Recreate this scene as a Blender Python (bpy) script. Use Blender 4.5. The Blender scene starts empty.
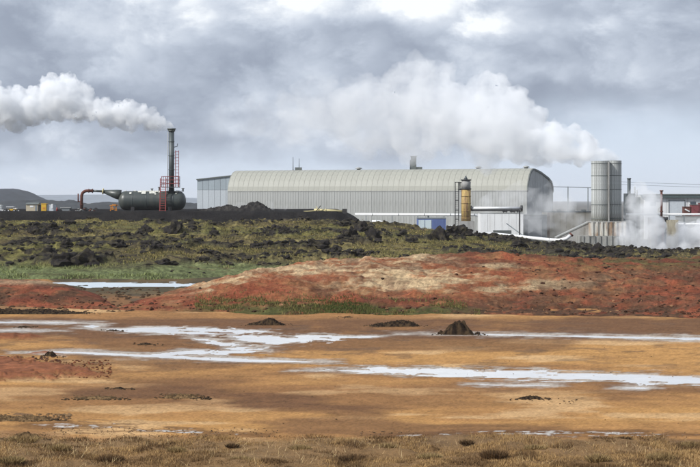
import bpy, bmesh, math, random
import numpy as np
from mathutils import Vector

# ------------------------------------------------------------------ camera, sky, sun, exposure
F, HC, HY = 1647.0, 8.0, 200.0          # focal length in photo pixels, eye height (m), horizon row of the photo
sc = bpy.context.scene
col = sc.collection
cam = bpy.data.cameras.new('camera')
cam.sensor_width = 36.0
cam.lens = 36.0 * F / 700.0
cam.shift_y = -(233.5 - HY) / 700.0
cam.clip_start = 0.5
cam.clip_end = 30000
camo = bpy.data.objects.new('camera', cam)
camo.location = (0, 0, HC)
camo.rotation_euler = (math.radians(90), 0, 0)
col.objects.link(camo)
sc.camera = camo

SUN_EL, SUN_AZ = 38.0, 236.0            # degrees; azimuth clockwise from +Y (behind the camera, from the left)
w = bpy.data.worlds.new('World')
sc.world = w
w.use_nodes = True
wn, wl = w.node_tree.nodes, w.node_tree.links
wn.clear()


def N(tree, typ, **kw):
    n = tree.nodes.new(typ)
    for k, v in kw.items():
        if k == 'ins':
            for a, b in v.items():
                n.inputs[a].default_value = b
        else:
            setattr(n, k, v)
    return n


def ramp(tree, stops, interp='LINEAR'):
    n = tree.nodes.new('ShaderNodeValToRGB')
    r = n.color_ramp
    r.interpolation = interp
    while len(r.elements) < len(stops):
        r.elements.new(0.5)
    for e, (p, c) in zip(r.elements, stops):
        e.position = p
        e.color = c if len(c) == 4 else (*c, 1)
    return n


def mixc(tree, fac, a, b, blend='MIX'):
    n = tree.nodes.new('ShaderNodeMix')
    n.data_type = 'RGBA'
    n.blend_type = blend
    for sock, v in ((n.inputs[0], fac), (n.inputs[6], a), (n.inputs[7], b)):
        if isinstance(v, bpy.types.NodeSocket):
            tree.links.new(v, sock)
        elif isinstance(v, (int, float)):
            sock.default_value = v
        else:
            sock.default_value = (*v[:3], 1)
    return n.outputs[2]


def mth(tree, op, a, b=None, c=None, clamp=False):
    n = tree.nodes.new('ShaderNodeMath')
    n.operation = op
    n.use_clamp = clamp
    for i, v in enumerate((a, b, c)):
        if v is None:
            continue
        if isinstance(v, bpy.types.NodeSocket):
            tree.links.new(v, n.inputs[i])
        else:
            n.inputs[i].default_value = v
    return n.outputs[0]


T = w.node_tree
out = N(T, 'ShaderNodeOutputWorld')
sky = N(T, 'ShaderNodeTexSky', sky_type='NISHITA', sun_disc=False)
sky.sun_elevation = math.radians(SUN_EL)
sky.sun_rotation = math.radians(SUN_AZ)
sky.air_density = 1.0
sky.dust_density = 0.6
sky.ozone_density = 1.5
tc = N(T, 'ShaderNodeTexCoord')
mp = N(T, 'ShaderNodeMapping')
mp.inputs['Scale'].default_value = (1, 1, 1.7)
mp.inputs['Location'].default_value = (0.62, 0.12, 0.27)
wl.new(tc.outputs['Generated'], mp.inputs['Vector'])
n1 = N(T, 'ShaderNodeTexNoise', ins={'Scale': 6.0, 'Detail': 5.0, 'Roughness': 0.5, 'Distortion': 0.2})
wl.new(mp.outputs[0], n1.inputs['Vector'])
n2 = N(T, 'ShaderNodeTexNoise', ins={'Scale': 15.0, 'Detail': 8.0, 'Roughness': 0.62, 'Distortion': 0.2})
wl.new(mp.outputs[0], n2.inputs['Vector'])
wv = N(T, 'ShaderNodeVectorMath', operation='MULTIPLY_ADD')
wl.new(n2.outputs['Color'], wv.inputs[0])
wv.inputs[1].default_value = (0.09, 0.09, 0.09)
wl.new(mp.outputs[0], wv.inputs[2])
vo = N(T, 'ShaderNodeTexVoronoi', feature='F1', ins={'Scale': 17.0, 'Detail': 1.0, 'Roughness': 0.5, 'Lacunarity': 2.2})
wl.new(wv.outputs[0], vo.inputs['Vector'])
puff = mth(T, 'MULTIPLY_ADD', vo.outputs['Distance'], -0.42, 0.70)
cshade = mth(T, 'ADD', mth(T, 'ADD', mth(T, 'MULTIPLY', n1.outputs[0], 0.40), mth(T, 'MULTIPLY', n2.outputs[0], 0.28)), mth(T, 'MULTIPLY', puff, 0.32))
cshade = mth(T, 'MULTIPLY_ADD', cshade, 1.8, -0.335)
sep = N(T, 'ShaderNodeSeparateXYZ')
wl.new(tc.outputs['Generated'], sep.inputs[0])
azim = mth(T, 'ARCTAN2', sep.outputs['X'], sep.outputs['Y'])
elev = mth(T, 'ARCSINE', sep.outputs['Z'])


def bank_of_cloud(px, py, wx, wy, amp):
    """a brighter or darker cloud bank of the overcast, at an azimuth and elevation"""
    dx = mth(T, 'DIVIDE', mth(T, 'SUBTRACT', azim, (px - 350) / F), wx / F)
    dy = mth(T, 'DIVIDE', mth(T, 'SUBTRACT', elev, (HY - py) / F), wy / F)
    q = mth(T, 'ADD', mth(T, 'MULTIPLY', dx, dx), mth(T, 'MULTIPLY', dy, dy))
    return mth(T, 'MULTIPLY', mth(T, 'EXPONENT', mth(T, 'MULTIPLY', q, -1.0)), amp)


for bk in ((420, 4, 130, 16, 0.13), (505, 28, 50, 14, 0.10), (595, 28, 40, 10, 0.09), (640, 40, 90, 40, -0.06), (560, 92, 150, 20, -0.08), (120, 110, 190, 55, -0.055), (250, 60, 90, 40, -0.03), (20, 20, 120, 40, 0.02), (300, 130, 120, 40, 0.05)):
    cshade = mth(T, 'ADD', cshade, bank_of_cloud(*bk))
crp = ramp(T, [(0.22, (0.195, 0.228, 0.295)), (0.37, (0.258, 0.297, 0.37)), (0.46, (0.325, 0.368, 0.445)), (0.53, (0.405, 0.452, 0.53)), (0.60, (0.51, 0.555, 0.625)), (0.68, (0.73, 0.76, 0.79))])
wl.new(cshade, crp.inputs[0])
# the cover thins out low down, where the pale clear air shows; higher up on the right
edge = N(T, 'ShaderNodeMapRange', ins={'From Min': 0.02, 'From Max': 0.15, 'To Min': 0.030, 'To Max': 0.062})
edge.interpolation_type = 'SMOOTHSTEP'
wl.new(azim, edge.inputs['Value'])
low = mth(T, 'DIVIDE', mth(T, 'ADD', elev, mth(T, 'MULTIPLY', mth(T, 'SUBTRACT', n2.outputs[0], 0.5), 0.05)), edge.outputs[0])
lowf = N(T, 'ShaderNodeMapRange', ins={'From Min': 0.35, 'From Max': 1.15, 'To Min': 0.0, 'To Max': 1.0})
lowf.interpolation_type = 'SMOOTHSTEP'
wl.new(low, lowf.inputs['Value'])
skys = N(T, 'ShaderNodeVectorMath', operation='SCALE')
wl.new(sky.outputs[0], skys.inputs[0])
skys.inputs['Scale'].default_value = 0.085
pale = mixc(T, 0.82, skys.outputs[0], (0.49, 0.57, 0.71))
cloudy = mixc(T, lowf.outputs[0], pale, crp.outputs[0])
bg = N(T, 'ShaderNodeBackground')
bg.inputs['Strength'].default_value = 1.0
wl.new(cloudy, bg.inputs[0])
wl.new(bg.outputs[0], out.inputs[0])

sun = bpy.data.lights.new('sun', 'SUN')
sun.energy = 3.4
sun.angle = math.radians(6)
sun.color = (1.0, 0.98, 0.955)
suno = bpy.data.objects.new('sun', sun)
a_, e_ = math.radians(SUN_AZ), math.radians(SUN_EL)
sdir = Vector((math.sin(a_) * math.cos(e_), math.cos(a_) * math.cos(e_), math.sin(e_)))
suno.rotation_euler = sdir.to_track_quat('Z', 'Y').to_euler()
suno.location = (-60, -80, 120)
col.objects.link(suno)

sc.view_settings.view_transform = 'Standard'
sc.view_settings.look = 'None'
sc.view_settings.gamma = 1.0
sc.view_settings.exposure = 0.45
sc.view_settings.use_curve_mapping = False
sc.render.engine = 'CYCLES'
sc.cycles.use_denoising = True
sc.cycles.max_bounces = 18
sc.cycles.diffuse_bounces = 3
sc.cycles.glossy_bounces = 3
sc.cycles.transparent_max_bounces = 24
sc.cycles.volume_bounces = 16
sc.cycles.volume_max_steps = 256
sc.cycles.caustics_reflective = False

# ------------------------------------------------------------------ helpers
rng = np.random.default_rng(7)
random.seed(5)


def P(px, py, D):
    """world point that stands D metres away in the direction of photo pixel (px, py)"""
    return Vector(((px - 350.0) / F * D, D, HC - (py - HY) / F * D))


def smooth(a, b, x):
    t = np.clip((x - a) / (b - a), 0, 1)
    return t * t * (3 - 2 * t)


def _hash(ix, iy, iz):
    h = (ix.astype(np.uint32) * np.uint32(374761393) + iy.astype(np.uint32) * np.uint32(668265263)
         + iz.astype(np.uint32) * np.uint32(2246822519))
    h = (h ^ (h >> np.uint32(13))) * np.uint32(1274126177)
    h = h ^ (h >> np.uint32(16))
    return h.astype(np.float64) / 4294967295.0


def vnoise(x, y, z=0.0):
    x, y, z = np.broadcast_arrays(np.asarray(x, float), np.asarray(y, float), np.asarray(z, float))
    fx, fy, fz = np.floor(x), np.floor(y), np.floor(z)
    ix, iy, iz = fx.astype(np.int64), fy.astype(np.int64), fz.astype(np.int64)
    tx, ty, tz = x - fx, y - fy, z - fz
    tx, ty, tz = (t * t * t * (t * (t * 6 - 15) + 10) for t in (tx, ty, tz))
    r = 0
    for dz in (0, 1):
        wz = tz if dz else 1 - tz
        if dz and not np.any(tz):
            continue
        for dy in (0, 1):
            wy = ty if dy else 1 - ty
            for dx in (0, 1):
                wx = tx if dx else 1 - tx
                r = r + _hash(ix + dx, iy + dy, iz + dz) * wx * wy * wz
    return r


def fbm(x, y, z=0.0, oct=5, rough=0.5):
    """0..1, mean 0.5"""
    s, a, tot = 0, 1.0, 0.0
    fx, fy, fz = np.asarray(x, float), np.asarray(y, float), np.asarray(z, float)
    for i in range(oct):
        s = s + a * vnoise(fx + 17.3 * i, fy + 5.1 * i, fz)
        tot += a
        a *= rough
        fx, fy, fz = fx * 2.03, fy * 2.03, fz * 2.03 if np.any(fz) else fz
    return s / tot


def interp(x, pts):
    a = np.array(pts, float)
    return np.interp(x, a[:, 0], a[:, 1])


def tag(o, label=None, cat=None, group=None, kind=None):
    if label: o['label'] = label
    if cat: o['category'] = cat
    if group: o['group'] = group
    if kind: o['kind'] = kind
    return o


def link(o, parent=None):
    col.objects.link(o)
    if parent is not None:
        o.parent = parent
    return o


def thing(name, label, cat, loc, rz=0.0, group=None):
    o = bpy.data.objects.new(name, None)
    o.empty_display_size = 0.5
    o.location = loc
    o.rotation_euler = (0, 0, rz)
    link(o)
    return tag(o, label, cat, group)


def np_mesh(name, V, Fc, colr=None, smooth_=True, mat=None):
    """mesh from numpy arrays; Fc is (n,3) or (n,4)"""
    me = bpy.data.meshes.new(name)
    V = np.asarray(V, np.float32)
    Fc = np.asarray(Fc, np.int32)
    k = Fc.shape[1]
    me.vertices.add(len(V))
    me.vertices.foreach_set('co', V.ravel())
    me.loops.add(Fc.size)
    me.loops.foreach_set('vertex_index', Fc.ravel())
    me.polygons.add(len(Fc))
    me.polygons.foreach_set('loop_start', np.arange(0, Fc.size, k, dtype=np.int32))
    me.polygons.foreach_set('loop_total', np.full(len(Fc), k, np.int32))
    me.polygons.foreach_set('use_smooth', np.full(len(Fc), smooth_, bool))
    if colr is not None:
        at = me.attributes.new('Col', 'FLOAT_COLOR', 'POINT')
        c = np.ones((len(V), 4), np.float32)
        c[:, :colr.shape[1]] = colr
        at.data.foreach_set('color', c.ravel())
    me.update(calc_edges=True)
    if mat is not None:
        me.materials.append(mat)
    return me


def grid_faces(nr, nc):
    i = np.arange((nr - 1) * nc).reshape(nr - 1, nc)[:, :-1].ravel()
    return np.stack([i, i + 1, i + nc + 1, i + nc], 1)


class MB:
    """collects boxes, bars and tubes in world coordinates; build() links them as ONE mesh"""
    def __init__(s):
        s.v, s.f, s.sm = [], [], []

    def add(s, vs, fs, sm=False):
        b = len(s.v)
        s.v += [tuple(p) for p in vs]
        for i, f in enumerate(fs):
            s.f.append(tuple(b + k for k in f))
            s.sm.append(sm if isinstance(sm, bool) else sm[i])
        return s

    def box(s, x0, x1, y0, y1, z0, z1):
        vs = [(x, y, z) for z in (z0, z1) for y in (y0, y1) for x in (x0, x1)]
        return s.add(vs, [(0, 2, 3, 1), (4, 5, 7, 6), (0, 1, 5, 4), (1, 3, 7, 5), (3, 2, 6, 7), (2, 0, 4, 6)])

    def bar(s, p, q, w, h=None, up=(0, 0, 1)):
        p, q = Vector(p), Vector(q)
        h = w if h is None else h
        d = (q - p).normalized()
        u = Vector(up)
        if abs(d.dot(u)) > 0.95:
            u = Vector((0, 1, 0))
        a = d.cross(u).normalized()
        b = a.cross(d)
        vs = []
        for c in (p, q):
            for i, j in ((-1, -1), (1, -1), (1, 1), (-1, 1)):
                vs.append(c + a * (i * w / 2) + b * (j * h / 2))
        return s.add(vs, [(3, 2, 1, 0), (4, 5, 6, 7), (0, 1, 5, 4), (1, 2, 6, 5), (2, 3, 7, 6), (3, 0, 4, 7)])

    def tube(s, path, r, n=12, cap=True):
        path = [Vector(p) for p in path]
        rs = r if isinstance(r, (list, tuple)) else [r] * len(path)
        vs, fs, sm = [], [], []
        prev = None
        for i, p in enumerate(path):
            d = (path[min(i + 1, len(path) - 1)] - path[max(i - 1, 0)])
            d = d.normalized() if d.length > 1e-9 else Vector((0, 0, 1))
            if prev is None:
                u = Vector((0, 0, 1)) if abs(d.z) < 0.9 else Vector((0, 1, 0))
                a = d.cross(u).normalized()
            else:
                a = (prev - d * prev.dot(d)).normalized()
            prev = a
            b = d.cross(a)
            for k in range(n):
                t = 2 * math.pi * k / n
                vs.append(p + (a * math.cos(t) + b * math.sin(t)) * rs[i])
        for i in range(len(path) - 1):
            for k in range(n):
                fs.append((i * n + k, i * n + (k + 1) % n, (i + 1) * n + (k + 1) % n, (i + 1) * n + k))
                sm.append(True)
        if cap:
            fs.append(tuple(range(n - 1, -1, -1))); sm.append(False)
            m = (len(path) - 1) * n
            fs.append(tuple(range(m, m + n))); sm.append(False)
        return s.add(vs, fs, sm)

    def prism(s, prof, x0, x1):
        """profile in (y, z), extruded along x, closed"""
        n = len(prof)
        vs = [(x0, y, z) for y, z in prof] + [(x1, y, z) for y, z in prof]
        fs = [(i, (i + 1) % n, n + (i + 1) % n, n + i) for i in range(n)]
        fs += [tuple(range(n - 1, -1, -1)), tuple(range(n, 2 * n))]
        return s.add(vs, fs)

    def strip(s, prof, x0, x1, th=0.06):
        """open curved sheet: profile in (y, z) extruded along x with thickness th"""
        n = len(prof)
        inner = []
        for i in range(n):
            a, b = Vector(prof[max(i - 1, 0)]), Vector(prof[min(i + 1, n - 1)])
            d = (b - a).normalized()
            inner.append((prof[i][0] + d[1] * th, prof[i][1] - d[0] * th))
        return s.prism(list(prof) + inner[::-1], x0, x1)

    def mesh(s, name, mat, origin=(0, 0, 0)):
        me = bpy.data.meshes.new(name)
        o = Vector(origin)
        me.from_pydata([tuple(Vector(p) - o) for p in s.v], [], s.f)
        me.polygons.foreach_set('use_smooth', s.sm)
        me.validate()
        bm = bmesh.new(); bm.from_mesh(me)
        bmesh.ops.recalc_face_normals(bm, faces=bm.faces)
        bm.to_mesh(me); bm.free()
        me.materials.append(mat)
        return me

    def build(s, name, mat, parent=None, origin=None):
        """vertices were given in world coordinates (or the parent's own when parent is rotated: origin=(0,0,0))"""
        if origin is None:
            o = Vector((0, 0, 0))
            p = parent
            while p is not None:
                o += p.location
                p = p.parent
            origin = o
        ob = bpy.data.objects.new(name, s.mesh(name, mat, origin))
        return link(ob, parent)


def tagged(mb, name, mat, label, cat, group=None):
    """a thing that is one mesh, with its origin at the middle of its base"""
    a = np.array(mb.v)
    o = Vector(((a[:, 0].min() + a[:, 0].max()) / 2, (a[:, 1].min() + a[:, 1].max()) / 2, a[:, 2].min()))
    ob = bpy.data.objects.new(name, mb.mesh(name, mat, o))
    ob.location = o
    link(ob)
    return tag(ob, label, cat, group)


def elbow(p, q, r, corner, n=6):
    """path p -> corner -> q with a rounded corner of radius r"""
    p, q, c = Vector(p), Vector(q), Vector(corner)
    a = c + (p - c).normalized() * r
    b = c + (q - c).normalized() * r
    pts = [p]
    for i in range(n + 1):
        t = i / n
        pts.append(a * (1 - t) ** 2 + c * 2 * t * (1 - t) + b * t * t)
    pts.append(q)
    return pts


# ------------------------------------------------------------------ materials
def newmat(name):
    m = bpy.data.materials.new(name)
    m.use_nodes = True
    t = m.node_tree
    b = t.nodes['Principled BSDF']
    return m, t, b


def paint(name, c, rough=0.6, metal=0.0, spec=0.4, dirt=None, amt=0.5, scale=1.5, streak=True, bump=0.15, rnd=0.0, fine=0.12, thr=(0.48, 0.68)):
    """painted or bare surface with weathering of its own: patches and vertical streaks of a second colour"""
    m, t, b = newmat(name)
    tcn = N(t, 'ShaderNodeTexCoord')
    mpn = N(t, 'ShaderNodeMapping')
    t.links.new(tcn.outputs['Object'], mpn.inputs[0])
    mpn.inputs['Scale'].default_value = (1, 1, 0.18) if streak else (1, 1, 1)
    nz = N(t, 'ShaderNodeTexNoise', ins={'Scale': scale, 'Detail': 8.0, 'Roughness': 0.65})
    t.links.new(mpn.outputs[0], nz.inputs['Vector'])
    r = ramp(t, [(thr[0], (0, 0, 0)), (thr[1], (1, 1, 1))])
    t.links.new(nz.outputs[0], r.inputs[0])
    nf = N(t, 'ShaderNodeTexNoise', ins={'Scale': scale * 6, 'Detail': 5.0, 'Roughness': 0.7})
    t.links.new(tcn.outputs['Object'], nf.inputs['Vector'])
    dirt = dirt or tuple(x * 0.45 for x in c)
    cc = mixc(t, mth(t, 'MULTIPLY', r.outputs[0], amt), c, dirt)
    v = mth(t, 'ADD', mth(t, 'MULTIPLY', mth(t, 'SUBTRACT', nf.outputs[0], 0.5), fine * 4), 1.0)
    if rnd:
        oi = N(t, 'ShaderNodeObjectInfo')
        v = mth(t, 'MULTIPLY', v, mth(t, 'ADD', mth(t, 'MULTIPLY', oi.outputs['Random'], rnd), 1 - rnd / 2))
    hs = N(t, 'ShaderNodeHueSaturation')
    t.links.new(v, hs.inputs['Value'])
    t.links.new(cc, hs.inputs['Color'])
    t.links.new(hs.outputs[0], b.inputs['Base Color'])
    b.inputs['Roughness'].default_value = rough
    b.inputs['Metallic'].default_value = metal
    b.inputs['Specular IOR Level'].default_value = spec
    if bump:
        bp = N(t, 'ShaderNodeBump', ins={'Strength': bump, 'Distance': 0.05})
        t.links.new(nf.outputs[0], bp.inputs['Height'])
        t.links.new(bp.outputs[0], b.inputs['Normal'])
    return m


def soil(name, fine=3.0, coarse=0.5, var=0.5, bump=0.6, dist=0.1, spec=0.08, rough=0.95, wet=False, streakx=1.0, mid=0.9):
    """ground: colour from the sheet's own zones, with grain, clods and relief"""
    m, t, b = newmat(name)
    at = N(t, 'ShaderNodeAttribute', attribute_name='Col')
    tcn = N(t, 'ShaderNodeTexCoord')
    mpn = N(t, 'ShaderNodeMapping')
    mpn.inputs['Scale'].default_value = (streakx, 1, 1)
    t.links.new(tcn.outputs['Object'], mpn.inputs[0])
    nf = N(t, 'ShaderNodeTexNoise', ins={'Scale': fine, 'Detail': 9.0, 'Roughness': 0.72})
    t.links.new(mpn.outputs[0], nf.inputs['Vector'])
    nc = N(t, 'ShaderNodeTexNoise', ins={'Scale': coarse, 'Detail': 8.0, 'Roughness': 0.62, 'Distortion': 0.4})
    t.links.new(mpn.outputs[0], nc.inputs['Vector'])
    rf = ramp(t, [(0.3, (1 - var,) * 3), (0.5, (1, 1, 1)), (0.72, (1 + var * 0.55,) * 3)])
    t.links.new(nf.outputs[0], rf.inputs[0])
    rc = ramp(t, [(0.3, (mid - var * 0.5,) * 3), (0.7, (mid + var * 0.45,) * 3)])
    t.links.new(nc.outputs[0], rc.inputs[0])
    c1 = mixc(t, 1.0, at.outputs['Color'], rf.outputs[0], 'MULTIPLY')
    c2 = mixc(t, 1.0, c1, rc.outputs[0], 'MULTIPLY')
    t.links.new(c2, b.inputs['Base Color'])
    b.inputs['Specular IOR Level'].default_value = spec
    if wet:
        r = N(t, 'ShaderNodeMapRange', ins={'From Min': 0.0, 'From Max': 1.0, 'To Min': 0.5, 'To Max': rough})
        t.links.new(at.outputs['Alpha'], r.inputs['Value'])
        t.links.new(r.outputs[0], b.inputs['Roughness'])
        r2 = N(t, 'ShaderNodeMapRange', ins={'From Min': 0.0, 'From Max': 1.0, 'To Min': 0.14, 'To Max': spec})
        t.links.new(at.outputs['Alpha'], r2.inputs['Value'])
        t.links.new(r2.outputs[0], b.inputs['Specular IOR Level'])
    else:
        b.inputs['Roughness'].default_value = rough
    bp = N(t, 'ShaderNodeBump', ins={'Strength': bump, 'Distance': dist})
    t.links.new(nf.outputs[0], bp.inputs['Height'])
    t.links.new(bp.outputs[0], b.inputs['Normal'])
    return m


def leafmat(name, var=0.25):
    m, t, b = newmat(name)
    at = N(t, 'ShaderNodeAttribute', attribute_name='Col')
    t.links.new(at.outputs['Color'], b.inputs['Base Color'])
    b.inputs['Roughness'].default_value = 0.9
    b.inputs['Specular IOR Level'].default_value = 0.1
    return m


def watermat(name, c, rough=0.07, bump=0.03):
    m, t, b = newmat(name)
    tcn = N(t, 'ShaderNodeTexCoord')
    nz = N(t, 'ShaderNodeTexNoise', ins={'Scale': 0.8, 'Detail': 6.0, 'Roughness': 0.6})
    t.links.new(tcn.outputs['Object'], nz.inputs['Vector'])
    cc = mixc(t, nz.outputs[0], tuple(x * 0.8 for x in c), tuple(min(1, x * 1.15) for x in c))
    t.links.new(cc, b.inputs['Base Color'])
    b.inputs['Roughness'].default_value = rough
    b.inputs['IOR'].default_value = 1.33
    b.inputs['Specular IOR Level'].default_value = 0.4
    n2_ = N(t, 'ShaderNodeTexNoise', ins={'Scale': 6.0, 'Detail': 3.0})
    t.links.new(tcn.outputs['Object'], n2_.inputs['Vector'])
    bp = N(t, 'ShaderNodeBump', ins={'Strength': bump, 'Distance': 0.02})
    t.links.new(n2_.outputs[0], bp.inputs['Height'])
    t.links.new(bp.outputs[0], b.inputs['Normal'])
    return m


M = {}
M['mud'] = soil('mud', fine=7.0, coarse=0.8, var=0.34, bump=0.8, dist=0.04, wet=True, streakx=0.9)
M['red'] = soil('red_earth', fine=3.5, coarse=0.6, var=0.62, bump=1.0, dist=0.2)
M['slope'] = soil('moss_slope', fine=2.6, coarse=0.6, var=0.8, bump=1.0, dist=0.4)
M['gravel'] = soil('dark_gravel', fine=3.0, coarse=0.6, var=0.5, bump=1.0, dist=0.25)
M['far'] = soil('far_ground', fine=0.05, coarse=0.01, var=0.4, bump=0.3, dist=1.0)
M['grass'] = leafmat('dry_grass')
M['water'] = watermat('milky_water', (0.66, 0.655, 0.645), 0.2, 0.08)
M['silica'] = watermat('silica_water', (0.52, 0.58, 0.62), 0.5)
M['lava'] = paint('lava_stone', (0.022, 0.019, 0.018), 0.95, spec=0.12, dirt=(0.095, 0.082, 0.045), amt=0.6, scale=1.6, streak=False, bump=1.0, fine=0.25)
M['earth'] = paint('dark_earth', (0.075, 0.045, 0.025), 0.95, spec=0.1, dirt=(0.20, 0.13, 0.06), amt=0.6, scale=2.5, streak=False, bump=1.0, fine=0.3)
M['cream'] = paint('cream_cladding', (0.32, 0.32, 0.278), 0.55, spec=0.3, dirt=(0.22, 0.22, 0.18), amt=0.6, scale=0.6, bump=0.05, rnd=0.07, fine=0.07)
M['wallgrey'] = paint('pale_grey_cladding', (0.325, 0.332, 0.318), 0.55, spec=0.3, dirt=(0.205, 0.21, 0.19), amt=0.8, scale=0.7, bump=0.05, rnd=0.08, fine=0.08)
M['endgrey'] = paint('grey_end_cladding', (0.38, 0.39, 0.39), 0.6, dirt=(0.22, 0.23, 0.22), amt=0.5, scale=0.3, bump=0.05, rnd=0.12)
M['trim'] = paint('dark_trim', (0.11, 0.125, 0.12), 0.6, dirt=(0.2, 0.2, 0.17), amt=0.4)
M['annex'] = paint('annex_cladding', (0.50, 0.54, 0.57), 0.6, amt=0.2, dirt=(0.35, 0.38, 0.4), scale=0.4, rnd=0.08)
M['annexdark'] = paint('annex_upper', (0.33, 0.38, 0.41), 0.6, amt=0.2, scale=0.4, rnd=0.08)
M['white'] = paint('white_metal', (0.72, 0.73, 0.73), 0.45, dirt=(0.42, 0.41, 0.38), amt=0.35, scale=0.8)
M['bluebox'] = paint('blue_paint', (0.12, 0.17, 0.36), 0.55, dirt=(0.09, 0.12, 0.24), amt=0.4, scale=1.0)
M['paleblue'] = paint('pale_door', (0.50, 0.58, 0.60), 0.55, amt=0.2, scale=1.0)
M['tank'] = paint('dark_green_steel', (0.045, 0.055, 0.053), 0.4, spec=0.5, dirt=(0.10, 0.10, 0.08), amt=0.6, scale=0.9, fine=0.2)
M['steel'] = paint('dark_steel', (0.07, 0.085, 0.09), 0.5, metal=0.2, dirt=(0.20, 0.21, 0.2), amt=0.5, scale=1.2)
M['black'] = paint('black_steel', (0.025, 0.025, 0.027), 0.5, dirt=(0.08, 0.07, 0.06), amt=0.4)
M['redpaint'] = paint('red_paint', (0.24, 0.04, 0.037), 0.55, dirt=(0.10, 0.035, 0.03), amt=0.5, scale=3)
M['rust'] = paint('rust_steel', (0.12, 0.045, 0.033), 0.8, spec=0.2, dirt=(0.05, 0.028, 0.024), amt=0.7, scale=2)
M['yellow'] = paint('yellow_paint', (0.62, 0.38, 0.04), 0.5, dirt=(0.3, 0.16, 0.03), amt=0.5, scale=2)
M['orange'] = paint('orange_paint', (0.55, 0.22, 0.04), 0.5, dirt=(0.25, 0.1, 0.03), amt=0.5, scale=2)
M['rustyellow'] = paint('rusty_yellow', (0.45, 0.32, 0.11), 0.7, dirt=(0.17, 0.09, 0.05), amt=0.9, scale=1.4, fine=0.25, thr=(0.42, 0.60))
M['concrete'] = paint('concrete', (0.34, 0.335, 0.32), 0.9, spec=0.2, dirt=(0.16, 0.15, 0.13), amt=0.7, scale=0.7, bump=0.4, fine=0.18)
M['tower'] = paint('tower_staves', (0.42, 0.435, 0.42), 0.8, spec=0.2, dirt=(0.11, 0.105, 0.08), amt=0.95, scale=0.7, bump=0.4, rnd=0.35, fine=0.22, thr=(0.44, 0.64))
M['towerbase'] = paint('tower_base', (0.56, 0.55, 0.50), 0.85, spec=0.2, dirt=(0.24, 0.14, 0.07), amt=0.9, scale=0.9, bump=0.4, fine=0.2, thr=(0.44, 0.62))
M['plinth'] = paint('plinth_concrete', (0.30, 0.30, 0.28), 0.9, spec=0.2, dirt=(0.06, 0.06, 0.05), amt=0.9, scale=0.6, bump=0.4, fine=0.2)
M['beige'] = paint('beige_cladding', (0.46, 0.40, 0.29), 0.7, dirt=(0.32, 0.27, 0.19), amt=0.5, scale=0.6)
M['greywall'] = paint('grey_wall', (0.20, 0.22, 0.23), 0.7, dirt=(0.13, 0.14, 0.14), amt=0.5, scale=0.6)
M['glass'] = paint('window_glass', (0.05, 0.07, 0.09), 0.12, spec=0.6, amt=0.1)
M['roofdark'] = paint('dark_roof', (0.06, 0.085, 0.085), 0.6, dirt=(0.1, 0.12, 0.11), amt=0.4, scale=0.5)
M['darkred'] = paint('dark_red_paint', (0.20, 0.045, 0.05), 0.6, dirt=(0.1, 0.03, 0.03), amt=0.5)
M['paleyellow'] = paint('pale_yellow_paint', (0.62, 0.54, 0.28), 0.6, dirt=(0.4, 0.34, 0.18), amt=0.4, scale=1.5)
M['tyre'] = paint('tyre_rubber', (0.02, 0.02, 0.02), 0.9, amt=0.2)
M['hillfar'] = soil('far_hill', fine=0.02, coarse=0.006, var=0.4, bump=0.4, dist=6)


def steam_mat(name, dens, aniso=0.0, noise=None, fade=None, lo=0.40, hi=0.68):
    m = bpy.data.materials.new(name)
    m.use_nodes = True
    t = m.node_tree
    t.nodes.clear()
    o = N(t, 'ShaderNodeOutputMaterial')
    v = N(t, 'ShaderNodeVolumePrincipled')
    v.inputs['Color'].default_value = (0.985, 0.992, 1.0, 1)
    v.inputs['Anisotropy'].default_value = aniso
    v.inputs['Density'].default_value = dens
    if noise:
        tcn = N(t, 'ShaderNodeTexCoord')
        nz = N(t, 'ShaderNodeTexNoise', ins={'Scale': noise, 'Detail': 3.0, 'Roughness': 0.55})
        t.links.new(tcn.outputs['Object'], nz.inputs['Vector'])
        r = N(t, 'ShaderNodeMapRange', ins={'From Min': lo, 'From Max': hi, 'To Min': 0.0, 'To Max': dens})
        t.links.new(nz.outputs[0], r.inputs['Value'])
        d_ = r.outputs[0]
        if fade:
            # thins out downwind: world X from fade[0] to fade[1] read through a curve of densities
            ge = N(t, 'ShaderNodeNewGeometry')
            sx = N(t, 'ShaderNodeSeparateXYZ')
            t.links.new(ge.outputs['Position'], sx.inputs[0])
            mr = N(t, 'ShaderNodeMapRange', ins={'From Min': fade[0], 'From Max': fade[1]})
            t.links.new(sx.outputs['X'], mr.inputs['Value'])
            q = ramp(t, [((x_ - fade[0]) / (fade[1] - fade[0]), (d0_,) * 3) for x_, d0_ in fade[2]])
            t.links.new(mr.outputs[0], q.inputs[0])
            d_ = mth(t, 'MULTIPLY', d_, q.outputs[0])
        t.links.new(d_, v.inputs['Density'])
    t.links.new(v.outputs[0], o.inputs['Volume'])
    return m


# ------------------------------------------------------------------ terrain
PXS = np.concatenate([np.arange(-1800, -260, 70.0), np.arange(-260, -20, 6.0), np.arange(-20, 720, 1.25), np.arange(720, 961, 6.0), np.arange(1030, 2500, 70.0)])


def lerpc(a, b, t):
    t = np.asarray(t)[..., None]
    return np.asarray(a) * (1 - t) + np.asarray(b) * t


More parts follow.
